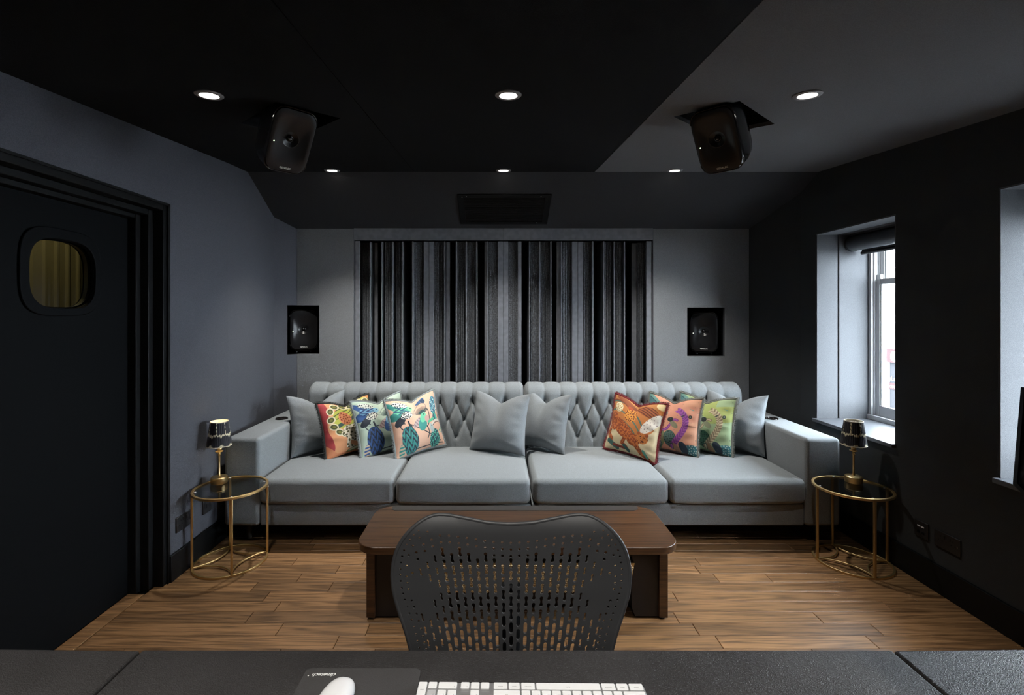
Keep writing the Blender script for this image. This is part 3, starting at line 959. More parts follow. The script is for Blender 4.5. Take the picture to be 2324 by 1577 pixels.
# ------------------------------------------------------------------ sofa (two modules pushed together)
SF = 3.155     # front of the base
def tufted_back(mod, x0, x1, folds):
    sec = []
    z = 0.36
    while z < 0.835:
        sec.append((3.925 + (z - 0.36) * 0.075, z, -1.0, 0.075)); z += 0.0065
    ytop = 3.925 + (0.835 - 0.36) * 0.075
    cy = ytop + 0.085
    for i in range(0, 22):
        a = PI - PI * i / 21
        sec.append((cy + 0.085 * math.cos(a), 0.835 + 0.070 * math.sin(a), math.cos(a), math.sin(a)))
    sec.append((cy + 0.085, 0.60, 1, 0)); sec.append((cy + 0.085, 0.20, 1, 0)); sec.append((3.93, 0.20, -1, 0))
    # unroll length coordinate: height above the seat, continuing over the top
    s_len = [0.36]
    for i in range(1, len(sec)):
        s_len.append(s_len[-1] + math.hypot(sec[i][0] - sec[i-1][0], sec[i][1] - sec[i-1][1]))
    rows = [0.785, 0.645, 0.505]
    btn = []
    pitch = folds[1] - folds[0]
    r1 = [(f, rows[0]) for f in folds]
    r2 = [(f + pitch / 2, rows[1]) for f in folds[:-1]]
    r3 = [(f, rows[2]) for f in folds]
    btn = r1 + r2 + r3
    segs = []
    for f in folds:
        segs.append(((f, rows[0]), (f, 1.12)))
        segs.append(((f, rows[2]), (f, 0.30)))
    for (bx, bz) in r2:
        for s2 in (-1, 1):
            segs.append(((bx, bz), (bx + s2 * pitch / 2, rows[0])))
            segs.append(((bx, bz), (bx + s2 * pitch / 2, rows[2])))
    nx = int((x1 - x0) / 0.0068)
    X = np.linspace(x0, x1, nx)
    Sg = np.array(s_len)
    XX, ZZ = np.meshgrid(X, Sg)
    D = np.full(XX.shape, 1.0)
    for (a, b) in segs:
        mnx, mxx = min(a[0], b[0]) - 0.09, max(a[0], b[0]) + 0.09
        c0, c1 = np.searchsorted(X, mnx), np.searchsorted(X, mxx)
        px, pz = XX[:, c0:c1], ZZ[:, c0:c1]
        dx, dz = b[0] - a[0], b[1] - a[1]
        t = np.clip(((px - a[0]) * dx + (pz - a[1]) * dz) / (dx * dx + dz * dz), 0, 1)
        d = np.hypot(px - a[0] - t * dx, pz - a[1] - t * dz)
        D[:, c0:c1] = np.minimum(D[:, c0:c1], d)
    H = 0.026 * (1 - (1 - np.clip(D / 0.058, 0, 1)) ** 2.8)
    k_top = np.clip((Sg - 0.80) / 0.06, 0, 1)
    H = H * (1 - 0.68 * k_top)[:, None] + (0.026 * 0.68 * k_top)[:, None]
    for (bx, bz) in btn:
        c0, c1 = np.searchsorted(X, bx - 0.08), np.searchsorted(X, bx + 0.08)
        r_ = np.hypot(XX[:, c0:c1] - bx, ZZ[:, c0:c1] - bz)
        H[:, c0:c1] -= 0.016 * np.exp(-(r_ / 0.022) ** 2)
    # rounded ends and fading behind
    e = np.minimum(XX - x0, x1 - XX)
    H -= 0.030 * (1 - np.clip(e / 0.03, 0, 1)) ** 2
    fade = np.ones(len(sec)); fade[-8:] = 0.25
    H *= fade[:, None]
    ns = len(sec)
    vs = []
    sy = np.array([s[0] for s in sec]); sz = np.array([s[1] for s in sec])
    ny = np.array([s[2] for s in sec]); nz = np.array([s[3] for s in sec])
    VY = sy[:, None] + ny[:, None] * H
    VZ = sz[:, None] + nz[:, None] * H
    vs = np.stack([XX, VY, VZ], -1).reshape(-1, 3)
    fs = []
    for i in range(ns):
        j = (i + 1) % ns
        for k in range(nx - 1):
            fs.append((i * nx + k, i * nx + k + 1, j * nx + k + 1, j * nx + k))
    fs.append(tuple(i * nx for i in range(ns)))
    fs.append(tuple(i * nx + nx - 1 for i in range(ns - 1, -1, -1)))
    m = MB(); m.v = [tuple(p) for p in vs]; m.f = fs
    back = m.build('backrest', 'sofa_fabric', mod, smooth=75)
    bm_ = MB().lathe([(0.0, 0.007), (0.006, 0.006), (0.010, 0.002), (0.011, -0.004)], n=12, m=lambda x, y, z: (x, -z, y)).mesh('button', 'button_fabric', 60)
    for (bx, bz) in btn:
        o = bpy.data.objects.new('button', bm_)
        link(o, back)
        o.location = (bx, 3.925 + (bz - 0.36) * 0.075 + 0.014, bz)
    return back

def seat_cushion(mod, x0, x1):
    cx, w = (x0 + x1) / 2, (x1 - x0) / 2
    def crown(p):
        u = (p[0] - cx) / w
        v = (p[1] - 3.52) / 0.40
        k = max(0, 1 - u ** 4) * max(0, 1 - v ** 4)
        if p[2] > 0.36: p = p + np.array([0, 0, 0.016 * k])
        if p[1] < 3.2: p = p + np.array([0, -0.014 * max(0, 1 - u ** 4), 0])
        return p
    c = MB().rbox(x0 + 0.004, x1 - 0.004, 3.128, 3.925, 0.268, 0.428, 0.034, 5, (16, 10, 2), crown).build('seat_cushion', 'sofa_fabric', mod, smooth=80)
    return c

def arm(mod, x0, x1):
    a = MB().rbox(x0, x1, SF - 0.008, 4.15, 0.118, 0.690, 0.026, 4, (2, 4, 3)).build('armrest', 'sofa_fabric', mod, smooth=80)
    return a

def cup_holder(mod, x, y):
    c = MB().lathe([(0.0, 0.002), (0.036, 0.0025), (0.038, 0.006), (0.045, 0.007), (0.047, 0.003), (0.047, 0.0)], (x, y, 0.689), 30).build('cup_holder', 'cup_black', mod, smooth=40)
    MB().tube([(x + 0.042 * math.cos(2 * PI * i / 30), y + 0.042 * math.sin(2 * PI * i / 30), 0.6965) for i in range(30)], 0.002, 6, closed=True).build('rim', 'cup_rim', c, smooth=60)
    for i in range(4):
        a = PI / 4 + i * PI / 2
        MB().lathe([(0.004, 0.003), (0.004, 0.0045), (0, 0.0045)], (x + 0.02 * math.cos(a), y + 0.02 * math.sin(a), 0.689), 10).build('pad', 'cup_rim', c)

def sofa(side, x0, x1, ax, label):
    t = thing('sofa_module', label, 'sofa', ((x0 + x1) / 2, 3.6, 0), group='grey tufted sofa modules')
    base = MB().rbox(min(x0, x1), max(x0, x1), SF + 0.004, 4.14, 0.118, 0.262, 0.012, 3, (2, 2, 1)).build('base', 'sofa_fabric', t, smooth=80)
    xm = (x0 + x1) / 2
    seat_cushion(t, x0, xm); seat_cushion(t, xm, x1)
    p0 = 0.157
    n = 12
    pitch = (x1 - x0 - 2 * p0) / (n - 1)
    tufted_back(t, x0 + 0.003, x1 - 0.003, [x0 + p0 + i * pitch for i in range(n)])
    arm(t, ax[0], ax[1])
    cup_holder(t, (ax[0] + ax[1]) / 2, 3.74)
    xa, xb = min(x0, ax[0]), max(x1, ax[1])
    for lx in (xa + 0.12, xb - 0.10):
        for ly in (3.24, 4.05):
            MB().lathe([(0.016, 0.0), (0.022, 0.06), (0.026, 0.12)], (lx, ly, 0.0), 16).build('leg', 'dark_wood_leg', t, smooth=50)
    return t
sofa('L', -1.545, 0.221, (-1.776, -1.547), 'left half of the light grey button-tufted sofa, with the armrest near the door')
sofa('R', 0.229, 2.004, (2.006, 2.234), 'right half of the light grey button-tufted sofa, with the armrest near the window')
# ------------------------------------------------------------------ pillows
class Art:
    def __init__(s, base, N=400):
        s.N = N
        v, u = np.mgrid[0:N, 0:N]
        s.u = (u + 0.5) / N; s.v = (v + 0.5) / N
        s.c = np.zeros((N, N, 3)); s.c[:] = s.col(base)
        s.r = np.random.default_rng(3)
    def col(s, h):
        h = h.lstrip('#'); return np.array([int(h[i:i+2], 16) / 255 for i in (0, 2, 4)])
    def put(s, m, h):
        s.c[m] = s.col(h)
    def ell(s, x, y, rx, ry, rot, h, pat=None):
        a = R(rot); du, dv = s.u - x, s.v - y
        p = (du * math.cos(a) + dv * math.sin(a)) / rx
        q = (-du * math.sin(a) + dv * math.cos(a)) / ry
        m = p * p + q * q < 1
        if h: s.put(m, h)
        if pat: pat(m, p, q)
        return m
    def line(s, pts, w, h):
        m = np.zeros(s.u.shape, bool)
        for a, b in zip(pts[:-1], pts[1:]):
            dx, dy = b[0] - a[0], b[1] - a[1]
            t = np.clip(((s.u - a[0]) * dx + (s.v - a[1]) * dy) / (dx * dx + dy * dy + 1e-9), 0, 1)
            m |= np.hypot(s.u - a[0] - t * dx, s.v - a[1] - t * dy) < w
        s.put(m, h)
        return m
    def curve(s, P, w, h, n=24):
        P = [np.array(p, float) for p in P]
        pts = []
        for i in range(n + 1):
            t = i / n
            Q = P[:]
            while len(Q) > 1: Q = [Q[k] * (1 - t) + Q[k + 1] * t for k in range(len(Q) - 1)]
            pts.append(tuple(Q[0]))
        s.line(pts, w, h)
        return pts
    def spots(s, mask, n, rad, h, ring=None, asp=1.0, pitch=None):
        ys, xs = np.where(mask)
        if len(xs) == 0: return
        chosen = []
        dmin = pitch or rad * 2.6
        tries = 0
        while len(chosen) < n and tries < n * 30:
            tries += 1
            k = s.r.integers(len(xs))
            p = (s.u[ys[k], xs[k]], s.v[ys[k], xs[k]])
            if all((p[0] - c[0]) ** 2 + (p[1] - c[1]) ** 2 > dmin ** 2 for c in chosen):
                chosen.append(p)
        for (x, y) in chosen:
            a = s.r.uniform(0, 3.14)
            du, dv = s.u - x, s.v - y
            p = (du * math.cos(a) + dv * math.sin(a)) / (rad * 1.15)
            q = (-du * math.sin(a) + dv * math.cos(a)) / (rad * 0.85)
            d = p * p + q * q
            s.put((d < 1) & mask, h)
            if ring: s.put((d < 0.30) & mask, ring)
    def chevron(s, mask, p, q, f, ha, hb):
        k = np.sin((p * f + np.abs(((q * f * 0.8) % 2) - 1) * 2.0) * 3.14)
        s.put(mask & (k > 0.15), ha); s.put(mask & (k <= 0.15), hb)
    def lin(s):
        c = s.c
        return np.where(c <= 0.04045, c / 12.92, ((c + 0.055) / 1.055) ** 2.4)

def art_leopard_olive():
    a = Art('#dd9a6c')
    a.put(a.u < 0.10 + 0.04 * np.sin(a.v * 9), '#a8393c')
    a.put((a.u + a.v < 0.25) | (a.v < 0.06), '#d98a60')
    a.ell(0.82, 0.95, 0.35, 0.14, 20, '#d8925a')
    m = a.ell(0.60, 0.72, 0.44, 0.27, 15, '#b3b54a')
    k = np.sin((a.u * 0.75 - a.v * 1.3) * 62)
    a.put(m & (k > 0.72) & (a.v > 0.66), '#3d4a26')
    a.line([(0.22, 0.52), (0.95, 0.86)], 0.035, '#2f4a43'); a.line([(0.40, 0.46), (0.98, 0.74)], 0.025, '#35524a')
    a.ell(0.40, 0.68, 0.125, 0.14, 0, '#d98a5e')
    a.spots(a.ell(0.40, 0.68, 0.115, 0.13, 0, None), 26, 0.018, '#8c3a22')
    for (x, y, r_) in ((0.14, 0.66, 30), (0.17, 0.82, 50), (0.27, 0.92, 10), (0.42, 0.95, 0), (0.58, 0.95, 0), (0.16, 0.53, -20), (0.24, 0.42, -30), (0.34, 0.37, -10), (0.74, 0.93, -10), (0.88, 0.90, -20)):
        a.ell(x, y, 0.080, 0.062, r_, '#e0d6b4'); a.ell(x, y, 0.060, 0.043, r_, '#4c5128'); a.ell(x, y, 0.03, 0.02, r_, '#7c7a38')
    b = a.ell(0.56, 0.36, 0.27, 0.17, -18, '#e6dcc4')
    b |= a.ell(0.88, 0.42, 0.16, 0.13, -10, '#e6dcc4')
    for pts in ([(0.40, 0.30), (0.38, 0.14), (0.48, 0.09)], [(0.56, 0.26), (0.60, 0.13), (0.70, 0.11)], [(0.84, 0.34), (0.88, 0.18), (0.95, 0.14)]):
        b |= a.line(pts, 0.035, '#e6dcc4')
    a.spots(b, 70, 0.021, '#33301c', '#6a6436', pitch=0.047)
    a.ell(0.53, 0.075, 0.19, 0.03, 10, '#5b6a35'); a.ell(0.53, 0.08, 0.15, 0.018, 10, '#cfc9a4')
    a.ell(0.82, 0.05, 0.12, 0.05, 20, '#a52f3c')
    return a.lin()

def art_birds(base, A, B, C_, D, extra):
    a = Art(base)
    dk = '#252c38'
    for P in ([(0.1, 0.12), (0.3, 0.02), (0.7, 0.08), (0.95, 0.06)], [(0.30, 0.52), (0.6, 0.35), (0.75, 0.15), (0.9, 0.1)], [(0.2, 0.42), (0.05, 0.5), (0.12, 0.62), (0.2, 0.55)],
              [(0.60, 0.70), (0.8, 0.85), (0.75, 0.5), (0.62, 0.40)], [(0.62, 0.42), (0.68, 0.3), (0.60, 0.2)]):
        a.curve(P, 0.009, dk)
    for P in ([(0.45, 0.75), (0.55, 0.95), (0.75, 0.9), (0.7, 0.75)], [(0.3, 0.62), (0.38, 0.75), (0.5, 0.7)], [(0.75, 0.35), (0.85, 0.25), (0.75, 0.2)]):
        a.curve(P, 0.0045, '#57636a')
    # perched bird, upper left
    a.ell(0.08, 0.86, 0.10, 0.05, -35, A)
    a.ell(0.10, 0.70, 0.13, 0.07, 25, A); a.ell(0.14, 0.60, 0.12, 0.06, 40, dk)
    m = a.ell(0.24, 0.80, 0.17, 0.085, 8, B, lambda m, p, q: a.chevron(m, p, q, 2.6, B, C_))
    w = a.ell(0.28, 0.70, 0.12, 0.065, 15, '#e6e6da'); a.spots(w, 34, 0.013, '#2a3038', pitch=0.029)
    a.ell(0.22, 0.90, 0.14, 0.05, -5, '#d9ded6', lambda m, p, q: a.spots(m, 16, 0.013, dk))
    a.ell(0.39, 0.83, 0.06, 0.045, 20, D); a.ell(0.40, 0.84, 0.016, 0.014, 0, dk)
    a.line([(0.27, 0.58), (0.29, 0.45)], 0.016, dk); a.line([(0.30, 0.48), (0.31, 0.38)], 0.026, '#2d4044')
    # crested bird, centre
    for k in range(26):
        an = R(20 + 140 * k / 25); a.line([(0.60, 0.66), (0.60 + 0.15 * math.cos(an), 0.66 + 0.15 * math.sin(an))], 0.0035, '#2f4a4c')
    a.ell(0.47, 0.54, 0.15, 0.055, 38, '#b7a3a0', lambda m, p, q: a.put(m & (np.sin(p * 16) > 0.4), '#8d7478'))
    a.ell(0.55, 0.48, 0.085, 0.13, -20, A); a.ell(0.59, 0.60, 0.06, 0.10, -25, B); a.ell(0.66, 0.55, 0.05, 0.07, 0, '#c09a92')
    a.ell(0.62, 0.655, 0.012, 0.012, 0, dk)
    # long tail, lower left
    t = a.ell(0.26, 0.24, 0.15, 0.26, 8, A, lambda m, p, q: a.chevron(m, q, p, 3.6, dk, A))
    a.spots(t, 40, 0.012, C_, pitch=0.045)
    a.ell(0.10, 0.10, 0.05, 0.12, 0, '#c9b49a', lambda m, p, q: a.put(m & (np.sin(q * 14) > 0), A))
    if extra:
        a.ell(0.88, 0.74, 0.085, 0.17, -12, '#3d7f8c', lambda m, p, q: (a.chevron(m, q, p, 2.6, '#27506c', '#5d9aa6'), a.spots(m, 22, 0.012, '#cfe0da')))
        a.ell(0.87, 0.54, 0.045, 0.09, 10, '#49aa96'); a.ell(0.83, 0.52, 0.035, 0.08, -15, '#2f5d6a')
        a.ell(0.63, 0.92, 0.10, 0.03, 15, '#3a5d86'); a.ell(0.68, 0.90, 0.04, 0.05, 50, '#28405c')
        # hornbill, lower right
        h = a.ell(0.76, 0.16, 0.115, 0.17, -12, '#2c6f72', lambda m, p, q: a.chevron(m, q, p, 2.8, '#23384c', '#2f8a80'))
        a.spots(h, 40, 0.010, '#7fd0b8', pitch=0.034)
        a.ell(0.72, 0.36, 0.045, 0.085, 12, '#aebbb8'); a.ell(0.73, 0.40, 0.012, 0.012, 0, dk)
        a.curve([(0.75, 0.42), (0.85, 0.52), (0.97, 0.44)], 0.018, '#d8d0c4'); a.curve([(0.76, 0.40), (0.86, 0.47), (0.95, 0.42)], 0.006, dk)
        a.ell(0.74, 0.50, 0.09, 0.028, 14, '#55b48c')
        a.line([(0.90, 0.28), (0.98, 0.31)], 0.012, '#57b795'); a.line([(0.93, 0.24), (0.94, 0.32)], 0.008, '#57b795')
        a.ell(0.97, 0.52, 0.015, 0.05, -20, '#4a3a40')
    a.spots((a.v < 0.02) | (a.v > 0.5), 26, 0.006, '#6a7274', pitch=0.09)
    return a.lin()

def art_leopard_red():
    a = Art('#e2cfa6')
    a.put(a.v > 0.62 + 0.12 * np.sin(a.u * 3.0), '#c97a3c')
    a.put((a.v > 0.93 - 0.35 * np.abs(a.u - 0.35)) & (a.u < 0.9), '#c08046')
    a.ell(0.48, 0.62, 0.46, 0.24, -14, '#c4793e')
    for o_, h in ((0.0, '#5b7a68'), (0.16, '#4d6c60'), (-0.15, '#54705e')):
        a.curve([(0.02, 0.70 + o_), (0.35, 0.84 + o_), (0.62, 0.55 + o_), (0.72, 0.38 + o_)], 0.014, h)
    m = a.ell(0.74, 0.83, 0.24, 0.09, -25, '#a4592e'); a.put(m & (np.sin((a.u + a.v * 1.6) * 85) > 0.3), '#5d2a18')
    a.ell(0.30, 0.93, 0.24, 0.05, -10, '#8c4a28'); a.curve([(0.02, 0.88), (0.2, 0.97), (0.45, 0.80)], 0.012, '#7c3c22')
    t = a.ell(0.45, 0.72, 0.12, 0.13, 0, '#e0963e'); a.spots(t, 40, 0.014, '#6e2c18', pitch=0.034); a.ell(0.40, 0.86, 0.05, 0.03, 0, '#b4502c')
    a.ell(0.17, 0.79, 0.092, 0.088, 0, '#e9ddb6'); a.spots(a.ell(0.17, 0.79, 0.08, 0.075, 0, None), 14, 0.012, '#a88a58')
    w = a.ell(0.86, 0.60, 0.095, 0.22, -38, '#efe7da'); a.spots(w, 24, 0.008, '#5a2a30', pitch=0.05)
    a.ell(0.93, 0.93, 0.10, 0.05, -30, '#e6cf9c')
    body = a.ell(0.14, 0.52, 0.11, 0.17, 20, '#c46a30')
    body |= a.ell(0.36, 0.42, 0.28, 0.125, -32, '#c46a30')
    body |= a.ell(0.60, 0.27, 0.13, 0.11, -25, '#c46a30')
    for pts, wd in (([(0.62, 0.24), (0.76, 0.08), (0.93, -0.02)], 0.045), ([(0.10, 0.42), (0.06, 0.28), (0.16, 0.20)], 0.04), ([(0.45, 0.30), (0.40, 0.16), (0.48, 0.10)], 0.035)):
        body |= a.line(pts, wd, '#c46a30')
    a.spots(body, 120, 0.020, '#6b2413', '#b85c2a', pitch=0.042)
    hd = a.ell(0.76, 0.33, 0.105, 0.095, -10, '#cf7c3c'); a.spots(hd, 26, 0.008, '#6b2413', pitch=0.03)
    a.ell(0.735, 0.36, 0.014, 0.01, 0, '#2a1a10'); a.ell(0.80, 0.35, 0.014, 0.01, 0, '#2a1a10'); a.ell(0.78, 0.28, 0.025, 0.018, 0, '#5c2414')
    a.ell(0.69, 0.41, 0.03, 0.03, 0, '#a8542a'); a.ell(0.84, 0.40, 0.03, 0.03, 0, '#a8542a')
    a.line([(0.10, 0.16), (0.30, 0.06)], 0.04, '#3f6a62'); a.line([(0.22, 0.10), (0.52, 0.07)], 0.022, '#8c3324')
    a.line([(0.44, 0.12), (0.52, 0.05)], 0.03, '#35605a'); a.line([(0.80, 0.12), (0.86, 0.04)], 0.025, '#5aa08c')
    return a.lin()

def art_feather(base, top, left, stalk, stalk2, low):
    a = Art(base)
    n = np.sin(a.u * 7 + np.sin(a.v * 6) * 2)
    a.put((a.v > 0.60 + 0.08 * n) & (a.u > 0.25), top)
    a.put((a.v > 0.85) & (a.u > 0.7), base)
    a.put((a.u < 0.36 + 0.10 * np.sin(a.v * 7)) & (a.v < 0.62), left)
    a.ell(0.20, 0.70, 0.24, 0.17, 20, '#93a487'); a.ell(0.12, 0.86, 0.16, 0.10, -20, '#5d8f92')
    a.curve([(0.02, 0.98), (0.25, 0.90), (0.42, 0.72)], 0.030, '#6f9a92'); a.curve([(0.05, 0.93), (0.25, 0.85), (0.38, 0.70)], 0.008, '#2f5560')
    a.curve([(0.40, 0.95), (0.36, 0.80), (0.42, 0.68)], 0.012, '#6d5a50')
    a.ell(0.24, 0.58, 0.09, 0.055, -30, '#232b2c'); a.ell(0.30, 0.54, 0.05, 0.03, 30, '#2b3633')
    a.ell(0.30, 0.44, 0.12, 0.04, -35, '#bcae84')
    a.curve([(0.66, 0.58), (0.52, 0.68), (0.56, 0.40), (0.40, 0.36)], 0.024, stalk); a.curve([(0.66, 0.58), (0.52, 0.68), (0.56, 0.40), (0.40, 0.36)], 0.010, stalk2)
    a.ell(0.60, 0.50, 0.10, 0.05, -40, '#8a8f72'); a.ell(0.52, 0.60, 0.06, 0.05, 10, '#232b2c')
    m = a.ell(0.55, 0.22, 0.12, 0.16, 10, low); a.spots(m, 40, 0.012, '#1f3a34', pitch=0.035)
    m = a.ell(0.20, 0.30, 0.20, 0.16, 10, low); a.spots(m, 60, 0.012, '#1f3a34', pitch=0.035)
    m = a.ell(0.18, 0.10, 0.22, 0.12, 0, low); a.spots(m, 50, 0.011, '#27504c', pitch=0.035)
    pts = [(0.62, 0.80), (0.90, 0.64), (0.86, 0.42), (0.66, 0.25), (0.56, 0.02)]
    P = []
    for i in range(34):
        t = i / 33
        Q = [np.array(p, float) for p in pts]
        while len(Q) > 1: Q = [Q[k] * (1 - t) + Q[k + 1] * t for k in range(len(Q) - 1)]
        P.append(Q[0])
    for i in range(1, 33):
        d = P[i + 1 if i < 33 else i] - P[i - 1]
        an = math.degrees(math.atan2(d[1], d[0]))
        for s2 in (-1, 1):
            q = an + s2 * 38 + 180
            x, y = P[i] + 0.035 * np.array([math.cos(R(q)), math.sin(R(q))])
            a.ell(x, y, 0.046, 0.015, q, stalk if (i + (s2 > 0)) % 2 else stalk2)
    a.ell(0.87, 0.66, 0.030, 0.030, 0, '#2a3030'); a.ell(0.87, 0.66, 0.014, 0.014, 0, '#8a9a90')
    a.line([(0.72, 0.66), (0.77, 0.69), (0.74, 0.65)], 0.006, '#3a4444'); a.line([(0.84, 0.80), (0.9, 0.78)], 0.006, '#6fa79a')
    c = a.ell(0.92, 0.06, 0.20, 0.12, 18, '#3f7f86'); a.spots(c, 44, 0.010, '#c5dcd2', pitch=0.034)
    a.ell(0.78, 0.10, 0.07, 0.11, 20, '#2b3a48'); a.ell(0.66, 0.06, 0.05, 0.10, 30, '#9c7a5c')
    a.curve([(0.55, 0.12), (0.62, 0.18), (0.60, 0.04)], 0.008, '#37564c')
    a.spots((a.u > 0.45), 46, 0.006, '#5a6a60', pitch=0.07)
    return a.lin()

def pillow_shape(u, v, size, T, chop, seed, front):
    a = size / 2
    rs = np.random.default_rng(seed)
    ph = rs.uniform(0, 6, 6)
    x = a * u * (1 - 0.085 * (1 - v ** 2))
    z = a * v * (1 - 0.085 * (1 - u ** 2))
    t = T * np.clip((1 - np.abs(u) ** 2.3) * (1 - np.abs(v) ** 2.3), 0, 1) ** 0.58
    t = t * (1 - 0.18 * v)
    top = np.clip((v + 1) / 2, 0, 1)
    c = np.exp(-(u / 0.42) ** 2)
    z = z - chop * np.exp(-(np.abs(u) / 0.40) ** 1.3) * top ** 2.4
    t = t * (1 - 0.50 * np.exp(-(u / 0.20) ** 2) * top ** 2.5 * (chop > 0.02))
    # soft folds near the seams and lower corners
    wr = 0.0022 * np.sin(4 * u + 3 * v + ph[0]) * np.sin(3 * v - 2 * u + ph[1]) + 0.0030 * np.sin(17 * v + 5 * u * np.sign(v) + ph[2]) * np.clip(np.abs(u) - 0.45, 0, 1) * 2
    wr = wr + 0.006 * np.exp(-((v + 0.55 + 0.3 * u) / 0.09) ** 2) * np.clip(-u * (1 if seed % 2 else -1), 0, 1)
    edge = np.clip((1 - np.abs(u)) * 4, 0, 1) * np.clip((1 - np.abs(v)) * 4, 0, 1)
    y = (t + wr * edge)
    y = -y if front else y * 0.85
    return x, y, z + a

def fringe(mb, pts, nrm, length, seed, n_per=10):
    rs = random.Random(seed)
    m = len(pts)
    for i in range(m):
        p = Vector(pts[i]); q = Vector(pts[(i + 1) % m])
        t = (q - p)
        L = t.length
        if L < 1e-6: continue
        t.normalize()
        o = Vector(nrm[i])
        k = max(1, int(L / 0.0006))
        for _ in range(k):
            s = p + t * rs.uniform(0, L)
            d = (o + t * rs.uniform(-0.45, 0.45) + Vector((0, rs.uniform(-0.75, 0.75), 0))).normalized()
            e = s + d * length * rs.uniform(0.7, 1.1)
            side = d.cross(Vector((rs.uniform(-1, 1), rs.uniform(-1, 1), rs.uniform(-1, 1)))).normalized() * 0.0011
            s2 = d.cross(side).normalized() * 0.0015
            mb.add([s + side, s - side * 0.5 + s2, s - side * 0.5 - s2, e], [(0, 1, 3), (1, 2, 3), (2, 0, 3)])

art_mats = {}
def art_material(name):
    m = bpy.data.materials.new(name)
    m.use_nodes = True
    nt = m.node_tree
    b = nt.nodes['Principled BSDF']
    at = nt.nodes.new('ShaderNodeAttribute'); at.attribute_name = 'print'
    nt.links.new(at.outputs['Color'], b.inputs['Base Color'])
    b.inputs['Roughness'].default_value = 0.75
    b.inputs['Sheen Weight'].default_value = 0.1
    MATS[name] = m
    return m
art_material('printed_cotton')

def pillow(name, label, pos, yaw, lean, roll, size, T, chop, seed, art=None, frm=None, group=None):
    t = thing(name, label, 'pillow', pos, group=group)
    M = Matrix.Rotation(R(yaw), 4, 'Z') @ Matrix.Rotation(R(-lean), 4, 'X') @ Matrix.Rotation(R(roll), 4, 'Y')
    t.rotation_euler = M.to_euler()
    def side(n, front):
        g = np.linspace(-1, 1, n)
        vv, uu = np.meshgrid(g, g, indexing='ij')
        x, y, z = pillow_shape(uu, vv, size, T, chop, seed, front)
        V = np.stack([x, y, z], -1).reshape(-1, 3)
        f = []
        for i in range(n - 1):
            for j in range(n - 1):
                q = (i * n + j, i * n + j + 1, (i + 1) * n + j + 1, (i + 1) * n + j)
                f.append(q if front else q[::-1])
        return V, f, uu, vv
    nf = 200 if art is not None else 60
    V, f, uu, vv = side(nf, True)
    mb = MB(); mb.v = [tuple(p) for p in V]; mb.f = f
    o = mb.build('cover_front', 'printed_cotton' if art is not None else 'cushion_fabric', t, smooth=85, world=False)
    if art is not None:
        art = (art[0::2, 0::2] + art[1::2, 0::2] + art[0::2, 1::2] + art[1::2, 1::2]) / 4
        N = art.shape[0]
        iu = np.clip(((uu.ravel() + 1) / 2 * N).astype(int), 0, N - 1)
        iv = np.clip(((vv.ravel() + 1) / 2 * N).astype(int), 0, N - 1)
        c = np.ones((len(iu), 4)); c[:, :3] = art[iv, iu]
        at = o.data.color_attributes.new('print', 'FLOAT_COLOR', 'POINT')
        at.data.foreach_set('color', c.ravel())
    V, f, _, _ = side(40, False)
    mb = MB(); mb.v = [tuple(p) for p in V]; mb.f = f
    mb.build('cover_back', frm if frm else 'cushion_fabric', t, smooth=85, world=False)
    g = np.linspace(-1, 1, 40)[:-1]
    loop = [(a, -1) for a in g] + [(1, a) for a in g] + [(-a, 1) for a in g] + [(-1, -a) for a in g]
    uu = np.array([p[0] for p in loop]); vv = np.array([p[1] for p in loop])
    x, y, z = pillow_shape(uu, vv, size, T, chop, seed, True)
    pts = [(x[i], y[i], z[i]) for i in range(len(loop))]
    if frm:
        nr = []
        for i in range(len(pts)):
            a, b = Vector(pts[i - 1]), Vector(pts[(i + 1) % len(pts)])
            d = (b - a).normalized()
            nr.append(Vector((d.z, 0, -d.x)))
        mb = MB(); mb.tube(pts, 0.0085, 7, closed=True); fringe(mb, pts, nr, 0.022, seed)
        mb.build('fringe', frm, t, world=False)
    return t

ZS = 0.438
def at_left(bl, yaw, size):
    return (bl[0] + size / 2 * math.cos(R(yaw)), bl[1] + size / 2 * math.sin(R(yaw)), ZS)
def at_right(br, yaw, size):
    return (br[0] - size / 2 * math.cos(R(yaw)), br[1] - size / 2 * math.sin(R(yaw)), ZS)
GP = 'plain grey scatter cushions'
GF = 'printed scatter cushions with fringe'
pillow('scatter_cushion', 'plain grey cushion against the left armrest, behind the black-fringed one', at_left((-1.515, 3.565), 42, 0.46), 42, 13, 0, 0.46, 0.095, 0.085, 1, group=GP)
pillow('scatter_cushion', 'plain grey cushion leaning in front at the middle of the sofa', (-0.005, 3.690, ZS), -24, 15, 0, 0.47, 0.100, 0.075, 2, group=GP)
pillow('scatter_cushion', 'plain grey cushion just right of the sofa middle, half behind another', (0.335, 3.785, ZS), -42, 13, 0, 0.46, 0.095, 0.080, 4, group=GP)
pillow('scatter_cushion', 'plain grey cushion against the right armrest, beside the green one', at_right((1.985, 3.585), -44, 0.46), -44, 11, 0, 0.46, 0.100, 0.085, 3, group=GP)
pillow('scatter_cushion', 'orange and olive spotted-animal cushion with black fringe', at_left((-1.245, 3.520), 43, 0.43), 43, 17, -3, 0.43, 0.080, 0.050, 5, art_leopard_olive(), 'fringe_black', GF)
pillow('scatter_cushion', 'pale mint cushion printed with blue birds, grey fringe', at_left((-0.995, 3.560), 43, 0.43), 43, 16, -4, 0.44, 0.070, 0.045, 6,
       art_birds('#b7c9b8', '#35598f', '#6fa3c4', '#2b3f6e', '#86b8cf', False), 'fringe_grey', GF)
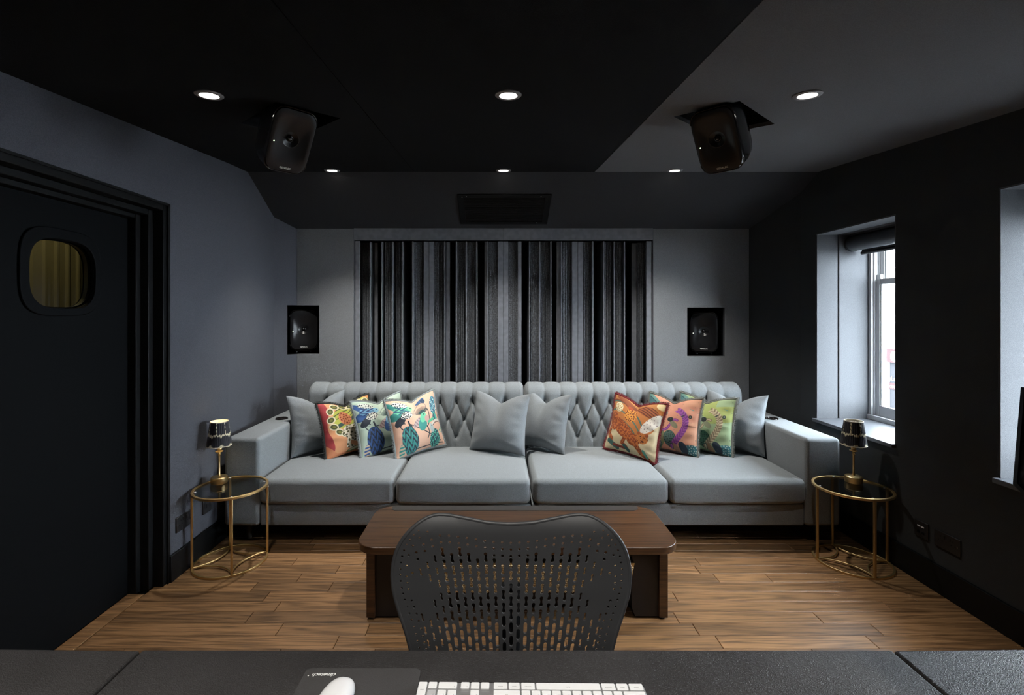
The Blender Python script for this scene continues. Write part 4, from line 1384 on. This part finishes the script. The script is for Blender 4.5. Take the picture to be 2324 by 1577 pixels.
pillow('scatter_cushion', 'pink cushion printed with green birds and a hornbill, grey fringe', at_left((-0.742, 3.565), 41, 0.44), 41, 15, -5, 0.45, 0.075, 0.045, 7,
       art_birds('#e3b59b', '#3b8f86', '#6fc7a0', '#2b5c74', '#8fd0a0', True), 'fringe_grey', GF)
pillow('scatter_cushion', 'orange leopard cushion with dark red fringe', at_right((1.140, 3.470), -45, 0.44), -45, 17, 4, 0.44, 0.075, 0.050, 8, art_leopard_red(), 'fringe_red', GF)
pillow('scatter_cushion', 'salmon pink cushion with a purple feather plume, grey-green fringe', at_right((1.476, 3.560), -45, 0.44), -45, 14, 0, 0.44, 0.072, 0.050, 9,
       art_feather('#dba183', '#d99a80', '#7f8a5c', '#7d3d8e', '#a85fae', '#4f7368'), 'fringe_sage', GF)
pillow('scatter_cushion', 'green cushion with a cream feather plume, grey-green fringe', at_right((1.732, 3.560), -45, 0.44), -45, 13, 0, 0.44, 0.072, 0.050, 10,
       art_feather('#9db48a', '#a9b56a', '#3f6a44', '#8d7a62', '#cdbf9c', '#3f6b52'), 'fringe_sage', GF)
# ------------------------------------------------------------------ round brass side tables
def make_side_table():
    t = thing('side_table', 'x', 'side table')
    r, H = 0.200, 0.454
    def ringpts(rad, z, n=64): return [(rad * math.cos(2 * PI * i / n), rad * math.sin(2 * PI * i / n), z) for i in range(n)]
    def band(rad, z0, z1, w):
        m = MB()
        n = 64
        rr = [[((rad + a) * math.cos(2 * PI * i / n), (rad + a) * math.sin(2 * PI * i / n), z) for i in range(n)] for a, z in ((-w, z0), (w, z0), (w, z1), (-w, z1), (-w, z0))]
        return m.loft(rr, False, False)
    band(r, H - 0.013, H + 0.001, 0.0075).build('top_ring', 'satin_brass', t, smooth=40, bevel=0.0015)
    band(r, 0.0, 0.013, 0.0065).build('base_ring', 'satin_brass', t, smooth=40, bevel=0.0015)
    MB().lathe([(r - 0.008, H - 0.009), (r - 0.008, H - 0.003)], n=64).build('glass_top', 'smoked_glass', t, smooth=40)
    for i in range(4):
        a = i * PI / 2
        x, y = r * math.cos(a), r * math.sin(a)
        l = MB().box(-0.0065, 0.0065, -0.0065, 0.0065, 0.010, H - 0.010).build('leg', 'satin_brass', t, bevel=0.0015)
        l.location = (x, y, 0); l.rotation_euler = (0, 0, a)
        l = MB().lathe([(0.006, 0), (0.006, 0.004), (0.003, 0.005)], (0, 0, 0), 12).build('glass_clip', 'mouse_white', t, smooth=40)
        l.location = ((r - 0.016) * math.cos(a), (r - 0.016) * math.sin(a), H - 0.004)
        # inward arc between neighbouring legs, mirror image of the ring
        b = a + PI / 2
        cx, cy = r * (math.cos(a) + math.cos(b)), r * (math.sin(a) + math.sin(b))
        pts = []
        for k in range(21):
            q = PI + a + (PI / 2) * k / 20
            pts.append((cx + r * math.cos(q), cy + r * math.sin(q), 0.012))
        MB().tube(pts, 0.0052, 8).build('base_arc', 'satin_brass', t, smooth=60)
    return t
st = make_side_table()
st['label'] = 'round brass side table with a dark glass top beside the left armrest'
st.location = (-1.612, 2.935, 0); st.rotation_euler = (0, 0, R(30))
st2 = copy_tree(st)
st2['label'] = 'round brass side table with a dark glass top beside the right armrest, under the window'
st2.location = (2.150, 2.935, 0); st2.rotation_euler = (0, 0, R(-5))
for o in (st, st2): o['group'] = 'brass side tables'

def make_lamp(lit):
    t = thing('table_lamp', 'x', 'lamp')
    MB().lathe([(0.0, 0), (0.046, 0), (0.048, 0.003), (0.048, 0.036), (0.044, 0.040), (0.012, 0.043), (0.0, 0.043)], n=40).build('base', 'brass', t, smooth=35)
    MB().lathe([(0.006, 0.042), (0.0085, 0.048), (0.006, 0.054), (0.0055, 0.12), (0.0065, 0.17), (0.009, 0.174), (0.006, 0.178), (0.009, 0.183), (0.007, 0.188), (0.012, 0.190),
                (0.021, 0.193), (0.023, 0.197), (0.016, 0.199), (0.010, 0.202), (0.014, 0.207), (0.0155, 0.213), (0.012, 0.220), (0.007, 0.224), (0.008, 0.25), (0.006, 0.30)], n=28).build('stem', 'brass', t, smooth=50)
    n, k = 144, 28
    rings = []; cols = []
    cr, bk = np.array([0.72, 0.66, 0.46]), np.array([0.010, 0.010, 0.016])
    for j in range(k + 1):
        h = j / k
        rad = 0.070 + (0.050 - 0.070) * h
        z = 0.232 + 0.150 * h
        ring = []
        for i in range(n):
            th = 2 * PI * i / n
            rr = rad + 0.0012 * math.cos(36 * th) * (0.4 + 0.6 * math.sin(PI * h))
            ring.append((rr * math.cos(th), rr * math.sin(th), z + 0.004 * math.sin(6 * th) * (1 - h) ** 3))
            z1 = 0.44 + 0.055 * abs(math.sin(3.5 * th)) + 0.02 * math.sin(23 * th)
            wide = 0.032 + 0.02 * abs(math.cos(3.5 * th)) ** 6
            c = bk
            if abs(h - z1) < wide: c = cr
            if h > 0.50 and abs(math.sin(3.5 * th)) > 0.985 and math.sin(h * 40 + i) > -0.4: c = cr
            if h < 0.03 + 0.07 * abs(math.cos(3.5 * th)) ** 10: c = cr * 0.9
            if h > 0.97: c = np.array([0.75, 0.70, 0.58])
            cols.append((*c, 1))
        rings.append(ring)
    mb = MB(); mb.loft(rings, False, False)
    sh_ = mb.build('lamp_shade', 'printed_cotton', t, smooth=60)
    at = sh_.data.color_attributes.new('print', 'FLOAT_COLOR', 'POINT')
    at.data.foreach_set('color', np.array(cols).ravel())
    MB().lathe([(0.0675, 0.234), (0.0475, 0.381)], n=48, cap0=False, cap1=False).build('shade_lining', 'shade_lining', t, smooth=60)
    MB().tube([(0.0495 * math.cos(2 * PI * i / 40), 0.0495 * math.sin(2 * PI * i / 40), 0.382) for i in range(40)], 0.0022, 8, closed=True).build('top_trim', 'shade_lining', t, smooth=60)
    MB().tube([(0.0695 * math.cos(2 * PI * i / 40), 0.0695 * math.sin(2 * PI * i / 40), 0.233) for i in range(40)], 0.0018, 8, closed=True).build('bottom_trim', 'shade_lining', t, smooth=60)
    for i in range(3):
        a = 2 * PI * i / 3
        MB().tube([(0.006 * math.cos(a), 0.006 * math.sin(a), 0.296), (0.049 * math.cos(a), 0.049 * math.sin(a), 0.378)], 0.0012, 6).build('shade_carrier', 'brass', t)
    MB().lathe([(0.005, 0.30), (0.010, 0.31), (0.0125, 0.325), (0.009, 0.345), (0.0, 0.352)], n=16).build('bulb', 'lamp_bulb' if lit else 'mouse_white', t, smooth=70)
    return t
l1 = make_lamp(True)
l1['label'] = 'small brass lamp with a black and cream shade, lit, on the left side table'
l1.location = (-1.722, 3.005, 0.452)
l2 = make_lamp(False)
l2['label'] = 'small brass lamp with a black and cream shade on the right side table'
l2.location = (2.222, 3.020, 0.452); l2.rotation_euler = (0, 0, R(40))
for o in (l1, l2): o['group'] = 'brass table lamps'

# ------------------------------------------------------------------ coffee table
ct = thing('coffee_table', 'walnut coffee table with rounded corners, black inlay and black base', 'coffee table', (0.095, 2.6, 0))
def rrect(x0, x1, y0, y1, r, n=10):
    out = []
    for cx, cy, a0 in ((x1 - r, y0 + r, -90), (x1 - r, y1 - r, 0), (x0 + r, y1 - r, 90), (x0 + r, y0 + r, 180)):
        for i in range(n + 1):
            a = R(a0 + 90 * i / n)
            out.append((cx + r * math.cos(a), cy + r * math.sin(a)))
    return out
MB().prism(rrect(-0.698, 0.902, 2.350, 2.864, 0.110, 14), 0.330, 0.366).build('table_top', 'walnut', ct, bevel=0.004, seg=3)
MB().prism([(-0.590, 2.792), (0.790, 2.792), (0.820, 2.812), (0.820, 2.861), (-0.612, 2.861), (-0.612, 2.810)], 0.3655, 0.3675).build('inlay', 'inlay_black', ct)
for x0 in (-0.640, 0.795):
    MB().box(x0, x0 + 0.042, 2.372, 2.84, 0.012, 0.330).build('side_panel', 'walnut', ct, bevel=0.002)
    for yy in (2.40, 2.81):
        MB().lathe([(0.014, 0.0), (0.016, 0.004), (0.016, 0.013)], (x0 + 0.021, yy, 0), 16).build('foot', 'plastic_black', ct, smooth=40)
for x0, x1, s_ in ((-0.598, -0.470, 1), (0.665, 0.795, -1)):
    xi = x1 if s_ == 1 else x0
    xo = x0 if s_ == 1 else x1
    m = MB()
    m.prism([(xo, 0.010), (xi - s_ * 0.016, 0.010), (xi, 0.05), (xi, 0.328), (xo, 0.328)][::s_], 2.388, 2.82, m=lambda a, b, c: (a, c, b))
    m.build('pedestal', 'table_black', ct)
MB().box(-0.47, 0.665, 2.45, 2.80, 0.030, 0.328).build('cabinet_body', 'table_black', ct)
MB().box(-0.47, 0.665, 2.392, 2.46, 0.300, 0.328).build('apron', 'table_black', ct)
# brass honeycomb grille in the front
hg = MB()
hp = 0.0118
x0h, x1h, z0h, z1h = -0.480, 0.668, 0.148, 0.288
rowi = 0
z = z0h + hp * 0.5
while z < z1h - hp * 0.4:
    inset = 0.028 * (1 - (z - z0h) / (z1h - z0h))
    x = x0h + inset + (hp * 0.5 if rowi % 2 else 0) + hp * 0.5
    while x < x1h - inset - hp * 0.4:
        ro = hp * 0.565; ri = hp * 0.36
        o_ = [(x + ro * math.cos(R(60 * k + 30)), 2.350, z + ro * math.sin(R(60 * k + 30))) for k in range(6)]
        i_ = [(x + ri * math.cos(R(60 * k + 30)), 2.346, z + ri * math.sin(R(60 * k + 30))) for k in range(6)]
        b_ = [(x + ri * 0.9 * math.cos(R(60 * k + 30)), 2.352, z + ri * 0.9 * math.sin(R(60 * k + 30))) for k in range(6)]
        vs = o_ + i_ + b_
        fs = []
        for k in range(6):
            j = (k + 1) % 6
            fs.append((k, j, j + 6, k + 6)); fs.append((k + 6, j + 6, j + 12, k + 12))
        hg.add(vs, fs)
        x += hp
    z += hp * 0.866
    rowi += 1
hgo = hg.build('honeycomb_grille', 'cane_weave', ct, kind='stuff')
MB().prism([(x0h + 0.028, z0h), (x1h - 0.028, z0h), (x1h, z1h), (x0h, z1h)], 2.3535, 2.452, m=lambda a, b, c: (a, c, b)).build('grille_back', 'satin_brass', ct)

# ------------------------------------------------------------------ task chair with perforated back
CX, CYB = 0.033, 1.150
half = [(0.0, 0.9990), (0.050, 1.0015), (0.085, 1.0070), (0.120, 1.0130), (0.153, 1.0180), (0.181, 1.0190), (0.2045, 1.0135), (0.225, 1.0030), (0.246, 0.9855), (0.262, 0.9640), (0.2725, 0.9385),
        (0.2775, 0.9085), (0.2775, 0.8850), (0.2725, 0.8530), (0.262, 0.8200), (0.2505, 0.7905), (0.241, 0.7650), (0.234, 0.7400), (0.227, 0.7150), (0.222, 0.6950), (0.213, 0.66), (0.203, 0.62), (0.190, 0.58), (0.165, 0.545), (0.11, 0.525), (0.05, 0.518), (0, 0.517)]
def catmull(P, n=5):
    out = []
    for i in range(len(P) - 1):
        p0 = P[max(i - 1, 0)]; p1 = P[i]; p2 = P[i + 1]; p3 = P[min(i + 2, len(P) - 1)]
        for k in range(n):
            t = k / n
            out.append(tuple(0.5 * (2 * b + (c - a) * t + (2 * a - 5 * b + 4 * c - d) * t * t + (3 * b - a - 3 * c + d) * t ** 3) for a, b, c, d in zip(p0, p1, p2, p3)))
    out.append(P[-1])
    return out
hs = catmull(half, 4)
hs = [(x, z - 0.007) for x, z in hs]
outline = hs + [(-x, z) for x, z in hs[-2:0:-1]]
outline = outline[::-1]
OA = np.array(outline)
def edge_dist(x, z):
    a = OA; b = np.roll(OA, -1, 0)
    d = b - a
    t = np.clip(((x - a[:, 0]) * d[:, 0] + (z - a[:, 1]) * d[:, 1]) / (d ** 2).sum(1), 0, 1)
    return np.hypot(x - a[:, 0] - t * d[:, 0], z - a[:, 1] - t * d[:, 1]).min()
def inside(x, z):
    c = False
    n = len(outline)
    for i in range(n):
        x1, z1 = outline[i]; x2, z2 = outline[(i + 1) % n]
        if (z1 > z) != (z2 > z) and x < (x2 - x1) * (z - z1) / (z2 - z1) + x1: c = not c
    return c
def chair_y(x, z):
    ed = 0.020 * (abs(x) / 0.2775) ** 2.2
    lip = 0.022 * max(0, 1 - (1.02 - z) / 0.05) ** 2
    lum = 0.02 * math.exp(-((z - 0.72) / 0.10) ** 2)
    return CYB - ed + lip - lum + 0.08 * (z - 0.85) * (1 if z > 0.85 else 0.2)
def top_z(x):
    x = abs(x)
    for i in range(len(half) - 1):
        if half[i][0] <= x <= half[i + 1][0] and half[i + 1][1] > 0.97:
            t = (x - half[i][0]) / (half[i + 1][0] - half[i][0] + 1e-9)
            return half[i][1] + t * (half[i + 1][1] - half[i][1])
    return 0.985 - max(0, x - 0.246) * 1.4
holes = []
def circ(x, z, r, n=10): return [(x + r * math.cos(2 * PI * k / n), z + r * math.sin(2 * PI * k / n)) for k in range(n)]
def bone(x, z, h, r, w, tilt):
    pts = []
    for k in range(7): a = R(-30 + 240 * k / 6); pts.append((r * math.cos(a), h / 2 - r + r * math.sin(a)))
    pts.append((-w, 0))
    for k in range(7): a = R(150 + 240 * k / 6); pts.append((r * math.cos(a), -h / 2 + r + r * math.sin(a)))
    pts.append((w, 0))
    return [(x + p[0] + tilt * p[1], z + p[1]) for p in pts]
def slot(x, z, h, r, tilt):
    pts = []
    for k in range(6): a = R(180 * k / 5); pts.append((r * math.cos(a), h / 2 - r + r * math.sin(a)))
    for k in range(6): a = R(180 + 180 * k / 5); pts.append((r * math.cos(a), -h / 2 + r + r * math.sin(a)))
    return [(x + p[0] + tilt * p[1], z + p[1]) for p in pts]
def col_dx(z):
    t = min(max((1.02 - z) / 0.30, 0), 1)
    return 0.0222 - 0.0066 * t
placed = []
def put(loop, x, z, r):
    for (a, b, q) in placed:
        if math.hypot((a - x), (b - z)) < (r + q): return False
    holes.append(loop); placed.append((x, z, r)); return True
# two rows of dots following the rim
arc = [(x, z) for x, z in catmull(half[6:20], 12)]
for inset, rad, off in ((0.018, 0.0026, 0.0), (0.032, 0.0030, 0.0065)):
    acc = off; last = None
    for i in range(1, len(arc)):
        dx, dz = arc[i][0] - arc[i-1][0], arc[i][1] - arc[i-1][1]
        L_ = math.hypot(dx, dz); acc += L_
        if acc >= 0.0142:
            acc = 0
            nx_, nz_ = dz / L_, -dx / L_
            x, z = arc[i][0] + nx_ * inset, arc[i][1] + nz_ * inset
            if z > 0.985: continue
            for s_ in (-1, 1): put(circ(s_ * x, z, rad), s_ * x, z, rad + 0.0035)
for k in range(-12, 13):
    # circles below the top lip
    z0 = None
    xk = k * 0.0222
    zt = top_z(xk) - 0.032 - 0.004 * (abs(k) > 8)
    zz = zt
    for r_ in range(3 if abs(k) > 2 else 4):
        x = k * col_dx(zz) * 1.0
        if inside(x, zz) and edge_dist(x, zz) > 0.027: put(circ(x, zz, 0.0036), x, zz, 0.0058)
        zz -= 0.0152
    # dog-bones and slots on a common staggered raster
    zz = 0.9335 - (0.0140 if k % 2 else 0)
    while zz > 0.53:
        dx = col_dx(zz); x = k * dx
        tilt = k * 0.0066 / 0.30
        patch = ((abs(x) - 0.203) / 0.026) ** 2 + ((zz - 0.838) / 0.036) ** 2 < 1
        top_ok = zz < zt - 0.0152 * (3 if abs(k) > 2 else 4) + 0.0005
        if inside(x, zz) and edge_dist(x, zz) > 0.0375 and not patch and top_ok:
            if zz < 0.780 and abs(k) <= 9: loop = slot(x, zz, 0.0245, 0.0043, tilt)
            elif abs(k) >= 9: loop = bone(x, zz, 0.018, 0.0032, 0.0014, tilt)
            else: loop = bone(x, zz, 0.0240, 0.0044, 0.0022, tilt)
            ok = all(math.hypot((a - x) * 1.0, (b - zz) * 0.62) > 0.0085 for (a, b, q) in placed if q < 0.0061)
            if ok: holes.append(loop); placed.append((x, zz, 0.010))
        zz -= 0.0280
extra = []
gx = -0.28
while gx < 0.28:
    gz = 0.52
    while gz < 1.02:
        if inside(gx, gz) and edge_dist(gx, gz) > 0.004: extra.append((gx, gz))
        gz += 0.0105
    gx += 0.0105
ch = thing('task_chair', 'black task chair with a perforated flexible back, tucked in behind the desk', 'office chair', (CX, 0.95, 0))
m = MB()
plate(m, outline, holes, lambda u, v, w: (CX + u, chair_y(u, v) + w, v), 0.0055, extra)
m.build('backrest', 'chair_black', ch, smooth=40)
MB().tube([(CX + x, chair_y(x, z) + 0.004, z) for x, z in outline[::2]], 0.0052, 10, closed=True).build('back_rim', 'chair_black', ch, smooth=60)
# spine, mechanism, seat, base
MB().tube([(CX, 1.20, 0.83), (CX, 1.205, 0.72), (CX, 1.19, 0.58), (CX, 1.10, 0.43), (CX, 0.95, 0.42)], 0.030, 14, flat=(0.014, 0.030)).build('spine', 'plastic_black', ch, smooth=60)
for s_ in (-1, 1):
    MB().tube([(CX + s_ * 0.02, 1.20, 0.60), (CX + s_ * 0.12, 1.175, 0.57), (CX + s_ * 0.18, 1.13, 0.57)], 0.012, 10).build('back_strut', 'plastic_black', ch, smooth=60)
MB().rbox(CX - 0.24, CX + 0.24, 0.66, 1.09, 0.445, 0.490, 0.02, 4, 4, lambda p: p + np.array([0, 0, -0.012 * (1 - ((p[0] - CX) / 0.24) ** 2)])).build('seat', 'chair_black', ch, smooth=70)
MB().box(CX - 0.09, CX + 0.09, 0.80, 1.03, 0.385, 0.447).build('tilt_mechanism', 'plastic_black', ch, bevel=0.01)
MB().lathe([(0.026, 0.06), (0.026, 0.25), (0.018, 0.25), (0.018, 0.40)], (CX, 0.90, 0), 20).build('gas_lift', 'plastic_black', ch, smooth=40)
for i in range(5):
    a = R(18 + 72 * i)
    ex, ey = CX + 0.30 * math.cos(a), 0.90 + 0.30 * math.sin(a)
    MB().tube([(CX, 0.90, 0.095), (CX + 0.15 * math.cos(a), 0.90 + 0.15 * math.sin(a), 0.090), (ex, ey, 0.072)], [0.026, 0.022, 0.015], 10).build('base_spoke', 'plastic_black', ch, smooth=60)
    w_ = MB().loft([[(ex + rr * math.cos(2 * PI * k / 18) * -math.sin(a + 0.6) + o_ * math.cos(a + 0.6), ey + rr * math.cos(2 * PI * k / 18) * math.cos(a + 0.6) + o_ * math.sin(a + 0.6), 0.030 + rr * math.sin(2 * PI * k / 18)) for k in range(18)]
                     for o_, rr in ((-0.024, 0.024), (-0.020, 0.030), (0.020, 0.030), (0.024, 0.024))])
    w_.build('caster', 'plastic_black', ch, smooth=50)
    MB().lathe([(0.006, 0.04), (0.006, 0.075)], (ex, ey, 0), 10).build('caster_stem', 'plastic_black', ch)

# ------------------------------------------------------------------ desk
desk = thing('desk', 'wide black leather-topped desk in the foreground', 'desk', (0.04, 0.7, 0))
DT = 0.80
DYB = 1.010
MB().prism(rrect(-0.738, 0.821, 0.36, DYB, 0.004, 2), DT - 0.045, DT).build('centre_top', 'leather_black', desk, bevel=0.006, seg=3)
MB().prism([(-1.45, 0.30), (-0.742, 0.36), (-0.742, DYB), (-1.45, DYB + 0.012)], DT - 0.045, DT).build('wing_top', 'leather_black', desk, bevel=0.006, seg=3)
MB().prism([(0.825, 0.36), (1.50, 0.30), (1.50, DYB + 0.012), (0.825, DYB)], DT - 0.045, DT).build('wing_top', 'leather_black', desk, bevel=0.006, seg=3)
for x0 in (-1.40, -0.76, 0.80, 1.41):
    MB().box(x0, x0 + 0.04, 0.40, 0.97, 0, DT - 0.045).build('support_panel', 'table_black', desk, bevel=0.003)
MB().box(-1.36, 1.41, 0.40, 0.42, 0.25, DT - 0.045).build('modesty_panel', 'table_black', desk)

# mouse pad and mouse
pad = thing('mouse_pad', 'dark grey mouse pad with white lettering, left of the keyboard', 'mouse pad', (-0.26, 0.86, DT))
MB().prism(rrect(-0.374, -0.149, 0.772, 0.954, 0.012, 6), DT + 0.0002, DT + 0.003).build('mat', 'pad_black', pad, bevel=0.0008)
Mt = Matrix.Translation((-0.334, 0.9360, DT + 0.0032)) @ Matrix.Rotation(PI, 4, 'Z')
o = place_mesh('lettering', text_mesh('cimetech', 0.0125, 'print_white', ext=0.0001, bold=0.0003, shear=0.2), pad, Mt, world=True)
dot = MB().lathe([(0.0014, 0), (0.0014, 0.0002), (0, 0.0002)], (-0.3635, 0.9335, DT + 0.003), 14).build('trademark_dot', 'print_white', pad)
ms = thing('computer_mouse', 'smooth white computer mouse on the dark mouse pad', 'computer mouse', (-0.292, 0.858, DT + 0.003), (0, 0, R(170)))
mm_ = MB()
rings = []
for j in range(15):
    a = PI / 2 * j / 14
    zz = 0.020 * math.sin(a) ** 0.9
    k = math.cos(a) ** 0.55 if j < 14 else 0.02
    rings.append([(0.0295 * k * p[0], 0.0575 * k * p[1], 0.004 + zz) for p in superell(1, 1, 2.5, 48)])
rings.insert(0, [(0.026 * p[0], 0.054 * p[1], 0.001) for p in superell(1, 1, 2.5, 48)])
mm_.loft(rings)
mm_.build('shell', 'mouse_white', ms, smooth=80, world=False)
MB().prism(superell(0.025, 0.052, 2.5, 40), 0.0, 0.0018).build('sole', 'aluminium', ms, world=False)

# keyboard, lying with its space bar towards the chair
kb = thing('keyboard', 'full-size white and silver keyboard seen from behind on the desk', 'keyboard', (0.062, 0.8500, DT), (0, 0, PI - R(0.7)))
KW, KD = 0.420, 0.1155
MB().prism(rrect(-KW / 2, KW / 2, -KD / 2, KD / 2, 0.009, 6), 0.0, 0.0085).build('case', 'aluminium', kb, world=False, bevel=0.0015)
U = 0.01853
key_me = {}
def key(xu, yu, w, h, leg='', grey=False, small=True):
    kk = (round(w, 3), round(h, 3), grey)
    if kk not in key_me:
        a, b = (w * U - 0.0028) / 2, (h * U - 0.0026) / 2
        mb = MB()
        lo = rrect(-a, a, -b, b, 0.0018, 3); hi = rrect(-a + 0.0006, a - 0.0006, -b + 0.0006, b - 0.0006, 0.0014, 3)
        mb.loft([[(*p, 0.0) for p in lo], [(*p, 0.0030) for p in lo], [(*p, 0.0036) for p in hi]])
        key_me[kk] = mb.mesh('key', 'key_grey' if grey else 'key_white')
    o = bpy.data.objects.new('key', key_me[kk])
    link(o, kb, world=False)
    o.location = (-KW / 2 + 0.0022 + (xu + w / 2) * U, -KD / 2 + 0.0022 + (yu + h / 2) * U, 0.0087)
    if leg:
        me = text_mesh(leg, 0.0042 if len(leg) < 3 else 0.0030, 'legend_grey', ext=0.00003)
        off = (-(w * U) / 2 + 0.0055, 0.0035) if len(leg) < 3 else (0, 0.0022)
        place_mesh('legend', me, o, Matrix.Translation((off[0], off[1], 0.0037)))
    return o
x = 0
for w, l in ((1.5, 'control'), (1.25, 'option'), (1.5, 'command'), (6.5, 'PLAY'), (1.5, 'command'), (1.25, 'option'), (1.5, 'control')):
    key(x, 0, w, 1, l); x += w
x = 0
for w, l in [(2.25, 'shift')] + [(1, c) for c in 'ZXCVBNM,./'] + [(2.75, 'shift')]:
    key(x, 1, w, 1, l); x += w
x = 0
for w, l in [(1.75, 'caps')] + [(1, c) for c in "ASDFGHJKL;'"] + [(2.25, 'return')]:
    key(x, 2, w, 1, l if w > 1 else ''); x += w
x = 0
for w in [1.5] + [1] * 12 + [1.5]:
    key(x, 3, w, 1); x += w
x = 0
for w in [1] * 13 + [2]:
    key(x, 4, w, 1); x += w
for i in range(14): key(i * 15 / 14, 5.02, 15 / 14, 0.75)
for i, l in enumerate(('<', 'v', '>')): key(15.28 + i, 0, 1, 1, l)
key(16.28, 1, 1, 1, '^')
for i in range(3):
    key(15.28 + i, 3, 1, 1); key(15.28 + i, 4, 1, 1); key(15.28 + i, 5.02, 1, 0.75)
    key(18.52 + i, 5.02, 1, 0.75)
key(21.52, 5.02, 1, 0.75)
key(18.52, 0, 2, 1, '0'); key(20.52, 0, 1, 1, '.'); key(21.52, 0, 1, 2, 'enter')
for i, l in enumerate('123'): key(18.52 + i, 1, 1, 1, l, grey=(l == '3'))
for i in range(4):
    for r_ in (2, 3, 4): key(18.52 + i, r_, 1, 1)

# black ash cabinet standing on the right wing of the desk
cab = thing('desk_cabinet', 'black wood-grained wedge-shaped cabinet at the right edge of the picture', 'cabinet', (1.08, 0.6, DT))
prof = [(0.886, 1.366), (0.900, 1.184), (0.868, 1.160), (0.79, 1.10), (0.73, 1.03), (0.72, DT + 0.001), (0.42, DT + 0.001), (0.40, 1.366)]
MB().prism(prof[::-1], 0.962, 1.20, m=lambda a, b, c: (c, a, b)).build('body', 'black_ash', cab, bevel=0.003)
inner = [(0.880, 1.360), (0.893, 1.188), (0.864, 1.167), (0.785, 1.107), (0.72, 1.03), (0.71, DT + 0.01), (0.43, DT + 0.01), (0.41, 1.360)]
m = MB(); plate(m, prof[::-1], [inner[::-1]], lambda u, v, w: (0.9575 + w, u, v), 0.0045); m.build('edge_frame', 'speaker_gloss', cab)
